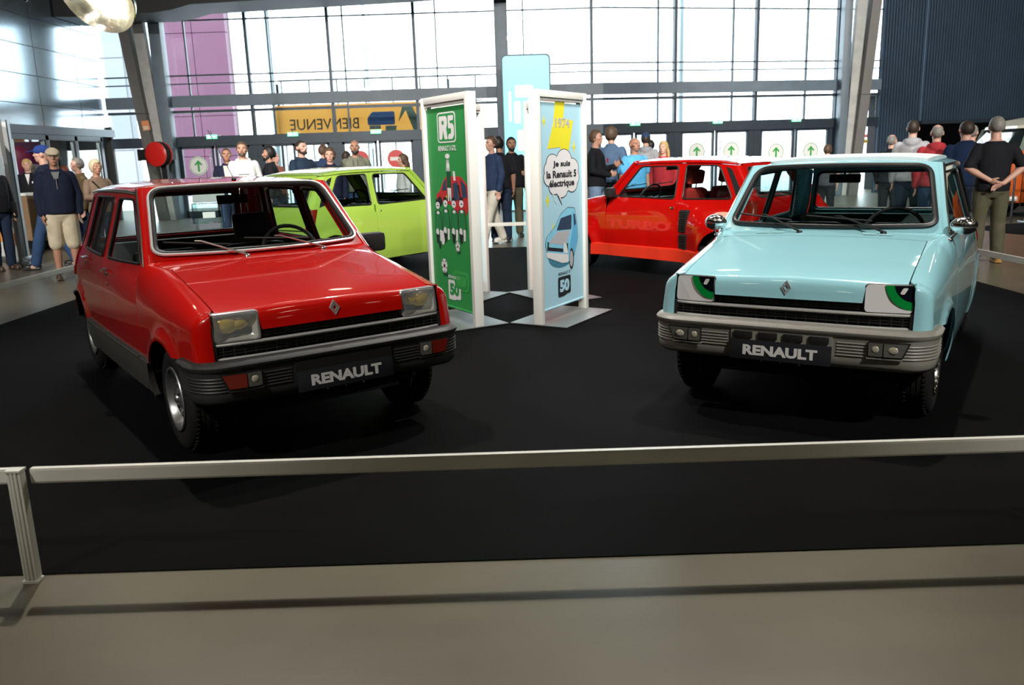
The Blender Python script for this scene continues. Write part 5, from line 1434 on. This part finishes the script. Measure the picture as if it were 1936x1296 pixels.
# arms: shoulder, elbow, wrist, finger direction, thumb side direction ; person faces -Y, s=+1 is +X side
def arms_of(pose):
    S = lambda s: (s*.172, .01, 1.402)
    if pose == 'behind':   # hands clasped behind the back
        return {s: (S(s), (s*.285, .09, 1.16), (s*.075, .175, 1.0+.02*s), (-s*.7, .05, -.35), (0, .4, .6)) for s in (1, -1)}
    if pose == 'phone':
        return {1: (S(1), (.235, -.03, 1.14), (.10, -.28, 1.20), (-.35, -.6, .45), (-.3, 0, .8)), -1: (S(-1), (-.235, 0, 1.14), (-.07, -.23, 1.08), (.6, -.6, .1), (0, 0, 1))}
    if pose == 'crossed':
        return {1: (S(1), (.245, -.05, 1.16), (-.02, -.205, 1.20), (-.9, .1, .05), (0, 0, 1)), -1: (S(-1), (-.245, -.05, 1.16), (.03, -.235, 1.16), (.9, .1, .1), (0, 0, 1))}
    if pose == 'walk':
        return {1: (S(1), (.235, .10, 1.17), (.24, -.0, .93), (.0, -.15, -1), (-.3, -1, -.2)), -1: (S(-1), (-.235, -.06, 1.16), (-.235, -.20, .95), (.0, -.25, -1), (.3, -1, -.2))}
    return {s: (S(s), (s*.235, .025, 1.155), (s*.225, -.035, .91), (-s*.02, -.10, -1), (-s*.3, -1, -.2)) for s in (1, -1)}
def legs_of(pose):
    if pose == 'walk': return {1: ((.09, 0, .91), (.095, -.13, .50), (.09, -.13, .085)), -1: ((-.09, 0, .91), (-.09, .06, .50), (-.085, .30, .13))}
    if pose == 'stride': return {1: ((.09, 0, .91), (.10, -.16, .50), (.10, -.27, .085)), -1: ((-.09, 0, .91), (-.09, .08, .49), (-.085, .24, .10))}
    return {s: ((s*.09, 0, .91), (s*.105, -.012, .49), (s*.115, .015, .085)) for s in (1, -1)}
TORSO = [(0, .005, .82, .12, .09), (0, .005, .88, .160, .112), (0, .005, .96, .170, .120), (0, -.005, 1.06, .155, .112), (0, -.008, 1.16, .160, .115), (0, -.002, 1.28, .174, .120), (0, .004, 1.37, .172, .110), (0, .010, 1.42, .150, .090), (0, .014, 1.46, .095, .07), (0, .012, 1.49, .062, .060)]
def head(mb):
    mb.tube([(0, .018, 1.44), (0, .008, 1.50), (0, -.004, 1.58)], [.062, .056, .056], 14)
    mb.ell((0, .006, 1.665), (.076, .096, .098)); mb.ell((0, -.030, 1.605), (.060, .068, .078)); mb.ell((0, -.062, 1.562), (.032, .032, .026))
    mb.ell((0, -.078, 1.678), (.056, .020, .014)); mb.tube([(0, -.088, 1.668), (0, -.112, 1.630)], [.010, .016], 8); mb.ell((0, -.104, 1.628), (.019, .014, .010))
    mb.ell((0, -.092, 1.594), (.026, .011, .006)); mb.ell((0, -.090, 1.583), (.024, .011, .006))
    for s in (1, -1): mb.ell((s*.045, -.055, 1.635), (.026, .030, .022)); mb.ell((s*.080, .012, 1.640), (.010, .024, .034), Matrix.Rotation(s*.3, 3, 'Z'), 10, 8)
def hand(mb, wrist, fdir, tdir):
    wv = Vector(wrist); f = Vector(fdir).normalized(); t = Vector(tdir); t = (t-f*t.dot(f)).normalized(); nrm = f.cross(t)
    R = Matrix((f, t, nrm)).transposed()
    mb.ell(wv+f*.045, (.052, .042, .017), R, 12, 8)
    for i, L in enumerate((.070, .080, .074, .058)):
        b = wv+f*(.080 if i < 3 else .070)+t*(.030-.021*i)
        k1 = b+f*L*.55+nrm*-.006; k2 = k1+f*L*.42-nrm*.022
        mb.tube([b-f*.02, b, k1, k2], [.0095, .0098, .0088, .0075], 8); mb.ell(k2, (.0075,)*3, None, 8, 6)
    b = wv+f*.030+t*.036
    mb.tube([b-t*.02, b, b+t*.022+f*.024-nrm*.008, b+t*.028+f*.050-nrm*.016], [.013, .0125, .0105, .0085], 8)
PM = {}
def body_mesh(ap, lp):
    k = ('body', ap, lp)
    if k in PM: return PM[k]
    mb = MB(); eloft(mb, TORSO); head(mb)
    for s, (sh, el, wr, fd, td) in arms_of(ap).items():
        limb(mb, (sh, el, wr), (.047, .041, .029)); hand(mb, wr, fd, td)
    for s, (hp, kn, an) in legs_of(lp).items():
        limb(mb, (hp, kn, an), (.085, .056, .040)); mb.ell((an[0]+s*.012, an[1]-.055, max(.045, an[2]-.045)), (.042, .115, .038))
    PM[k] = remeshed(mb, 'body', .0085, 2); return PM[k]
def top_mesh(kind, ap):
    k = ('top', kind, ap)
    if k in PM: return PM[k]
    mb = MB(); g = {'tee': .016, 'polo': .016, 'long': .020, 'hood': .030, 'jacket': .030}[kind]
    big = {'hood': .012, 'jacket': .012}.get(kind, .006)
    rg = []
    low = .90 if kind != 'tee' else .88
    for cx, cyy, z, rx, ry in TORSO:
        if z < low-.01: continue
        if z > 1.44: continue
        rg.append((cx, cyy, z, rx+g+(big if z < 1.2 else 0), ry+g+(.012+big if z < 1.25 else 0)))
    rg.insert(0, (0, .005, low, .170+g, .122+g+.012))
    rg.append((0, .012, 1.475, .082+g*.6, .068+g*.5))
    eloft(mb, rg)
    for s, (sh, el, wr, fd, td) in arms_of(ap).items():
        if kind in ('tee', 'polo'): e2 = Vector(sh).lerp(Vector(el), .86); limb(mb, (sh, e2), (.047, .052), g=g*.8)
        else: limb(mb, (sh, el, Vector(el).lerp(Vector(wr), .96)), (.048, .045, .036), g=g*.7)
    if kind == 'hood': mb.ell((0, .095, 1.455), (.105, .065, .075)); mb.tube([(.10*cos(a), .015+.085*sin(a), 1.475-.02*sin(a)*-1) for a in [2*pi*i/16 for i in range(16)]], .026, 8, closed=True)
    if kind in ('polo', 'jacket', 'long'): mb.tube([(.072*cos(a), .014+.066*sin(a), 1.485+.012*sin(a)) for a in [2*pi*i/16 for i in range(16)]], .016 if kind != 'jacket' else .022, 8, closed=True)
    if kind in ('hood', 'jacket', 'long'): mb.tube([((.168+g)*cos(a), .005+(.124+g)*sin(a), low+.02) for a in [2*pi*i/24 for i in range(24)]], .018, 8, closed=True)
    PM[k] = remeshed(mb, 'top', .0115, 3); return PM[k]
def bottom_mesh(kind, lp):
    k = ('bot', kind, lp)
    if k in PM: return PM[k]
    mb = MB(); g = .018
    eloft(mb, [(0, .006, .80, .125, .095), (0, .006, .87, .168+g*.5, .122+g*.6), (0, .006, .96, .172+g*.5, .124+g*.6), (0, 0, 1.02, .162+g*.5, .116+g*.6)])
    for s, (hp, kn, an) in legs_of(lp).items():
        if kind == 'shorts': k2 = Vector(hp).lerp(Vector(kn), .98); limb(mb, (hp, k2), (.096, .084), g=g*.8)
        else: a2 = Vector(kn).lerp(Vector(an), .96); limb(mb, (hp, kn, a2), (.092, .066, .058), g=g*.75)
    PM[k] = remeshed(mb, 'bottom', .0115, 3); return PM[k]
def shoe_mesh(lp, s):
    k = ('shoe', lp, s)
    if k in PM: return PM[k]
    an = legs_of(lp)[s][2]
    mb = MB(); z = max(.0, an[2]-.085)
    mb.ell((an[0]+s*.012, an[1]-.10, .048+z), (.047, .085, .045)); mb.ell((an[0]+s*.006, an[1]+.01, .058+z), (.043, .068, .058)); mb.box((an[0]+s*.01, an[1]-.055, .016+z), (.085, .25, .026), None, .012)
    PM[k] = remeshed(mb, 'shoe', .011, 2); return PM[k]
def hair_mesh(kind):
    k = ('hair', kind)
    if k in PM: return PM[k]
    mb = MB()
    thick = {'short': .014, 'crop': .006, 'curly': .026, 'long': .016, 'bob': .020, 'fringe': .006}[kind]
    nu, nv = 36, 12; rnd = random.Random(4)
    for i in range(nv+1):
        for j in range(nu):
            ph = 2*pi*j/nu  # 0 = front (-Y)
            front = cos(ph)
            if kind == 'fringe': zl = lerp(1.580, 1.735, sst(-.75, -.2, front)) if True else 0   # only a rim at sides and back
            else: zl = lerp(1.585, 1.728, sst(-.55, .80, front))-(.03 if .1 < abs(sin(ph)) and -.5 < front < .3 and kind not in ('crop',) else 0)
            if kind == 'bob': zl = lerp(1.555, 1.712, sst(.25, .8, front))
            if kind == 'long': zl = lerp(1.52, 1.722, sst(.2, .8, front))
            th1 = math.acos(max(-1, min(1, (zl-1.662)/.103)))
            th = th1*i/nv
            if kind == 'fringe': th = lerp(min(th1, .85), th1, i/nv) if th1 > .85 else th1
            t = thick*(1 if i < nv else .2)*(1+rnd.uniform(-.25, .25)*(kind in ('curly', 'long', 'bob', 'short')))
            mb.v.append(((.077+t)*sin(th)*sin(ph), .007-(.097+t)*sin(th)*cos(ph), 1.663+(.100+t)*cos(th)))
    for i in range(nv):
        for j in range(nu): mb.f.append((i*nu+j, (i+1)*nu+j, (i+1)*nu+(j+1) % nu, i*nu+(j+1) % nu))
    if kind == 'long':
        for j in range(9):
            a = -1.25+2.5*j/8; x, y = .082*sin(a), .012+.098*cos(a)
            mb.tube([(x*.9, y*.8, 1.66), (x*1.05, y, 1.58), (x*1.12, y*1.05, 1.48), (x*1.05+rnd.uniform(-.01, .01), y*1.15, 1.36+rnd.uniform(-.03, .03))], [.02, .028, .026, .008], 8)
    me = mb.mesh('hair', 0); me.shade_smooth(); PM[k] = me; return me
def beard_mesh():
    if 'beard' in PM: return PM['beard']
    mb = MB(); mb.ell((0, -.052, 1.568), (.056, .056, .036)); mb.ell((0, -.080, 1.552), (.034, .03, .024))
    for s in (1, -1): mb.ell((s*.056, -.02, 1.60), (.014, .03, .045))
    mb.tube([(-.03, -.094, 1.600), (0, -.103, 1.606), (.03, -.094, 1.600)], [.005, .008, .005], 8)
    PM['beard'] = remeshed(mb, 'beard', .009, 1); return PM['beard']
def cap_mesh(kind):
    k = ('cap', kind)
    if k in PM: return PM[k]
    mb = MB(); mb.ell((0, .004, 1.700), (.090, .112, .082))
    if kind == 'ball':
        mb.ell((0, -.135, 1.690), (.075, .085, .010), Matrix.Rotation(.18, 3, 'X')); 
    else:
        mb.ell((0, -.05, 1.715), (.090, .10, .045), Matrix.Rotation(.25, 3, 'X')); mb.ell((0, -.115, 1.690), (.070, .05, .010), Matrix.Rotation(.25, 3, 'X'))
    PM[k] = remeshed(mb, 'cap', .009, 2); return PM[k]
SKINS = [mat('skin light', (.52, .285, .20), .5), mat('skin tan', (.40, .205, .135), .5), mat('skin pale rosy', (.58, .33, .255), .5)]
EYEW = mat('eye ball', (.7, .7, .68), .2); IRIS = mat('iris', (.05, .03, .02), .2)
HB = mat('hair dark brown', (.025, .016, .011), .6, noise=.3, nscale=60); HK = mat('hair black', (.010, .009, .009), .55); HG = mat('hair grey', (.20, .19, .175), .6, noise=.3, nscale=60); HBL = mat('hair blond', (.46, .31, .13), .55, noise=.25, nscale=60); HPB = mat('hair pale blond', (.56, .47, .32), .55, noise=.2, nscale=60); HR = mat('hair auburn', (.16, .035, .015), .55); HM = mat('hair mid brown', (.085, .05, .03), .6, noise=.3, nscale=60)
def cloth(name, col): return mat(name, col, .85, spec=.2, noise=.18, nscale=7, bump=.25, bscale=22)
def person(label, x, y, head_deg, h, ap='stand', lp='stand', top=('tee', None), bottom=('trousers', None), hair=('short', HB), skin=0, shoes=None, beard=None, cap=None, extra=None, wide=1.0):
    """heading 0 faces the camera; positive turns the face to picture right"""
    r = empty('person', (x, y, 0), radians(head_deg))
    sc = h/1.762; r.scale = (sc*wide, sc*wide, sc)
    tag(r, label, 'person', 'visitors around the cars')
    sk = SKINS[skin]
    b = share('body', body_mesh(ap, lp), sk, r)
    for s in (1, -1):
        MB().ell((s*.031, -.0825, 1.653), (.0125, .010, .0068), None, 10, 8).build('eye', EYEW, b); MB().ell((s*.031, -.0905, 1.653), (.0062, .004, .0062), None, 8, 6).build('iris', IRIS, b)
        MB().tube([(s*.014, -.095, 1.672), (s*.034, -.094, 1.678), (s*.052, -.082, 1.672)], [.003, .0045, .003], 6).build('eyebrow', hair[1] if hair else HB, b)
    MB().ell((0, -.1005, 1.5885), (.022, .004, .0065), None, 10, 6).build('lips', mat('lip', (.36, .12, .10), .4), b)
    share('shirt' if top[0] in ('tee', 'polo', 'long') else ('hoodie' if top[0] == 'hood' else 'jacket'), top_mesh(top[0], ap), top[1], r)
    share(bottom[0], bottom_mesh(bottom[0], lp), bottom[1], r)
    for s in (1, -1): share('shoe', shoe_mesh(lp, s), shoes or BLACKPL, r)
    if hair and not (cap and hair[0] in ('crop',)): share('hair', hair_mesh(hair[0]), hair[1], r)
    if beard: share('beard', beard_mesh(), beard, r)
    if cap: share('cap', cap_mesh(cap[0]), cap[1], r)
    if extra: extra(r)
    return r
def flat_patch(name, m, c, d, rz=0.):
    return lambda r: MB().box(c, d, Matrix.Rotation(rz, 3, 'Z'), min(d)*.3).build(name, m, r)
def people():
    NAVY = cloth('navy knit', (.010, .014, .034)); NAVY2 = cloth('navy sweat', (.028, .048, .11)); BLK = cloth('black cotton', (.010, .011, .015)); DEN = cloth('blue denim', (.035, .075, .17)); DDEN = cloth('dark denim', (.015, .026, .055)); BEIGE = cloth('beige cotton', (.50, .44, .33)); CREAM = cloth('cream cotton', (.60, .57, .50)); WHT = cloth('white cotton', (.70, .70, .71)); GRY = cloth('grey marl', (.30, .31, .335)); OLV = cloth('olive grey fleece', (.17, .18, .135)); REDC = cloth('red cotton', (.42, .025, .035)); SKY_ = cloth('sky blue cotton', (.11, .42, .76)); DJ = cloth('denim jacket blue', (.075, .13, .225)); KHK = cloth('khaki cotton', (.095, .090, .058)); BRN = cloth('brown suede', (.14, .095, .05)); PAT = cloth('brown patterned cloth', (.19, .13, .095)); LGRY = cloth('light grey sweat', (.36, .37, .40)); NAVP = cloth('navy polo cotton', (.008, .020, .060)); SUIT = cloth('black suit', (.008, .009, .012)); TEA = cloth('pale teal cotton', (.20, .42, .42)); RED2 = cloth('coral red sweat', (.44, .04, .05)); DPAT = cloth('dark patterned shirt', (.05, .055, .065))
    WSH = mat('white trainer', (.65, .64, .62), .5); BSH = mat('brown shoe', (.055, .035, .022), .5); TSH = mat('tan boot', (.42, .23, .05), .6)
    def zipper(r): MB().box((0, -.158, 1.17), (.010, .008, .42)).build('zip', STEEL, r); MB().add([(-.05, -.118, 1.46), (.05, -.118, 1.46), (.0, -.151, 1.27)], [(0, 1, 2)]).build('undershirt', mat('grey undershirt', (.16, .17, .18), .8), r)
    def strap(r): MB().tube([(-.15, -.10, 1.43), (0, -.166, 1.22), (.19, -.08, .98)], .012, 6).build('bag_strap', BLACKPL, r); MB().box((.235, .02, .93), (.10, .22, .26), None, .03).build('shoulder_bag', BLACKPL, r)
    def phone(r): MB().box((.045, -.395, 1.285), (.075, .012, .15), Matrix.Rotation(-.5, 3, 'X'), .003).build('phone', BLACKPL, r)
    P = person
    # left
    P('person in dark clothes with a shoulder bag cut by the left edge', -7.74, 12.9, 60, 1.72, 'stand', 'stand', ('jacket', BLK), ('trousers', DDEN), ('short', HB), 0, BSH, extra=strap)
    P('woman in a black suit jacket behind the wooden counter', -9.62, 17.3, 20, 1.70, 'stand', 'stand', ('jacket', SUIT), ('trousers', SUIT), ('bob', HBL), 2, extra=lambda r: (MB().add([(-.045, -.128, 1.47), (.045, -.128, 1.47), (0, -.166, 1.25)], [(0, 1, 2)]).build('blouse', WHT, r), MB().box((.10, -.150, 1.30), (.06, .010, .035)).build('badge', WHITEP, r)))
    P('auburn haired woman in white beside the counter', -9.05, 17.6, -50, 1.55, 'stand', 'stand', ('long', WHT), ('trousers', DDEN), ('long', HR), 0)
    P('man in a blue cap and navy jacket walking past the counter', -6.98, 13.0, -75, 1.84, 'stand', 'stride', ('jacket', NAVY), ('trousers', DEN), ('crop', HG), 2, BLACKPL, cap=('ball', cloth('royal blue cap', (.018, .045, .20))), extra=lambda r: MB().box((-.21, .12, 1.02), (.16, .20, .30), None, .04).build('backpack', BLACKPL, r))
    P('man in a beige flat cap, navy cardigan and beige shorts', -6.10, 11.62, 28, 1.765, 'stand', 'stand', ('jacket', NAVY), ('shorts', BEIGE), ('crop', HG), 1, BSH, cap=('flat', cloth('beige flat cap cloth', (.42, .36, .27))), extra=zipper)
    P('grey haired man in a brown jacket behind the man with the flat cap', -7.0, 14.05, -55, 1.66, 'stand', 'stand', ('jacket', BRN), ('trousers', DDEN), ('short', HG), 2)
    P('short haired blond woman in a brown patterned jacket by the red car', -6.25, 13.1, 55, 1.61, 'crossed', 'stand', ('long', PAT), ('trousers', DDEN), ('bob', HPB), 1, extra=strap)
    # behind the red and green cars
    P('man in a navy jacket and cream shirt left of the white hoodie', -5.02, 15.5, 15, 1.765, 'stand', 'stand', ('jacket', NAVY), ('trousers', DDEN), ('crop', HM), 1, extra=lambda r: MB().add([(-.07, -.15, 1.46), (.09, -.15, 1.46), (.10, -.172, .95), (-.03, -.172, .95)], [(0, 1, 2, 3)]).build('cream_shirt', CREAM, r))
    P('bearded man in a white hoodie behind the cars', -4.52, 14.8, 12, 1.85, 'stand', 'stand', ('hood', WHT), ('trousers', DEN), ('short', HM), 0, WSH, beard=HM, extra=lambda r: MB().box((0, -.176, 1.26), (.17, .008, .022)).build('faint_print', mat('print faint grey', (.45, .45, .47), .8), r))
    P('dark haired man in a black gilet seen in profile', -4.18, 15.2, -75, 1.755, 'stand', 'stand', ('jacket', BLK), ('trousers', DDEN), ('curly', HK), 1, beard=HK)
    P('balding man in a coral top behind the black gilet', -4.72, 17.6, 60, 1.70, 'stand', 'stand', ('tee', cloth('brick cotton', (.30, .10, .07))), ('trousers', DDEN), ('fringe', HM), 2)
    P('large bearded man in a navy sweater looking right', -3.60, 15.2, 55, 1.85, 'crossed', 'stand', ('long', cloth('navy wool', (.018, .032, .062))), ('trousers', DEN), ('crop', HB), 2, beard=HB, wide=1.10)
    P('dark haired visitor behind the boy', -3.68, 17.4, 150, 1.80, 'stand', 'stand', ('jacket', NAVY2), ('trousers', DDEN), ('short', HM), 0)
    P('young man with tousled brown hair behind the green car', -3.02, 14.75, 10, 1.69, 'stand', 'stand', ('jacket', NAVY), ('trousers', DEN), ('curly', HM), 2)
    P('bald bearded man in an olive grey hoodie', -2.66, 15.2, 8, 1.83, 'stand', 'stand', ('hood', OLV), ('trousers', DEN), ('fringe', HM), 1, beard=HB, extra=lambda r: [MB().tube([(s*.035, -.155, 1.45), (s*.04, -.176, 1.30)], .004, 5).build('drawstring', BLACKPL, r) for s in (1, -1)])
    P('long haired girl in white leaning beside the green board', -1.80, 15.0, -70, 1.56, 'stand', 'stand', ('long', WHT), ('trousers', DEN), ('long', HM), 0)
    P('person in a pale teal top behind the boy', -3.15, 17.0, 170, 1.66, 'stand', 'stand', ('long', TEA), ('trousers', DDEN), ('short', HB), 0)
    # centre
    P('man in a navy sweater and cream trousers striding by the display boards', -.245, 14.42, -55, 1.80, 'stand', 'stride', ('long', NAVY2), ('trousers', CREAM), ('short', HM), 2, WSH)
    P('man in a black polo and dark jeans seen from behind', -.12, 14.85, 170, 1.80, 'stand', 'stand', ('polo', BLK), ('trousers', DDEN), ('short', HK), 1, BLACKPL, extra=lambda r: MB().box((0, .148, 1.0), (.08, .01, .035)).build('belt_tag', WHITEP, r))
    P('bearded man facing the viewer between the boards', .10, 15.7, 10, 1.80, 'stand', 'stand', ('jacket', BLK), ('trousers', KHK), ('short', HK), 1, beard=HK)
    P('person in a white top half hidden by the comic board', .52, 14.4, -60, 1.74, 'crossed', 'stand', ('tee', WHT), ('trousers', DEN), ('short', HM), 0, WSH)
    # right of centre
    P('older bald man behind the man with the phone', 1.32, 15.7, 60, 1.76, 'stand', 'stand', ('long', NAVY), ('trousers', DEN), ('fringe', HG), 2)
    P('young man in a black tee holding a phone', 1.485, 14.2, 70, 1.84, 'phone', 'stand', ('long', BLK), ('trousers', cloth('washed denim', (.16, .24, .36))), ('short', HM), 0, extra=lambda r: (phone(r), MB().box((.08, -.163, 1.30), (.09, .008, .07)).build('red_print', REDC, r)))
    P('man in a blue denim jacket with brown hair turned away', 1.83, 14.95, 160, 1.90, 'stand', 'stand', ('jacket', DJ), ('trousers', BLK), ('curly', HM), 0)
    P('heavy bald man in a sky blue t-shirt', 2.19, 14.65, 25, 1.71, 'stand', 'stand', ('tee', SKY_), ('trousers', DEN), ('fringe', HG), 1, wide=1.14)
    P('person in a grey hoodie and blue cap turned away', 2.76, 17.0, 165, 1.83, 'stand', 'stand', ('hood', GRY), ('trousers', DDEN), ('short', HB), 0, cap=('ball', cloth('blue cap cloth', (.025, .05, .11))), extra=lambda r: MB().box((.10, .165, 1.2), (.16, .012, .09), Matrix.Rotation(.25, 3, 'Y')).build('pink_print', mat('pink print', (.6, .12, .32), .7), r))
    P('blond woman in red behind the red sports hatchback', 2.78, 15.2, -30, 1.64, 'stand', 'stand', ('long', REDC), ('trousers', DDEN), ('long', HBL), 2)
    P('dark haired visitor far behind the blond woman', 3.02, 18.0, 170, 1.70, 'stand', 'stand', ('jacket', NAVY), ('trousers', DDEN), ('short', HK), 0)
    # right
    P('person in a dark patterned shirt beyond the blue car windscreen', 5.95, 15.9, 150, 1.50, 'stand', 'stand', ('tee', DPAT), ('trousers', BLK), ('short', HM), 2)
    P('man in a light grey sweatshirt among the group at the right', 6.02, 12.75, 155, 1.81, 'stand', 'stand', ('hood', LGRY), ('trousers', DDEN), ('crop', HB), 2, extra=None)
    P('bald man in a coral red sweatshirt at the right', 5.98, 11.95, 160, 1.72, 'stand', 'stand', ('hood', RED2), ('trousers', DEN), ('fringe', HG), 2)
    P('small visitor behind the grey sweatshirt', 6.55, 14.6, 140, 1.63, 'stand', 'stand', ('jacket', BLK), ('trousers', BLK), ('fringe', HG), 2)
    P('man in a navy polo seen from behind beside the blue car', 6.20, 11.6, 172, 1.75, 'stand', 'stand', ('polo', NAVP), ('trousers', DDEN), ('crop', HB), 2, wide=1.14)
    P('visitor with glasses partly hidden by the navy polo', 6.98, 12.9, 130, 1.72, 'stand', 'stand', ('jacket', BLK), ('trousers', BLK), ('crop', HG), 2, extra=lambda r: MB().tube([(.08, 0, 1.655), (.06, -.10, 1.655), (-.06, -.10, 1.655), (-.08, 0, 1.655)], .004, 5).build('glasses', BLACKPL, r))
    P('man in a black t-shirt and khaki trousers with hands clasped behind his back', 5.93, 10.42, 165, 1.765, 'behind', 'stand', ('tee', BLK), ('trousers', KHK), ('crop', HG), 2, TSH, wide=1.06)
hall(); carpet_and_rail(); boards(); furniture(); people()
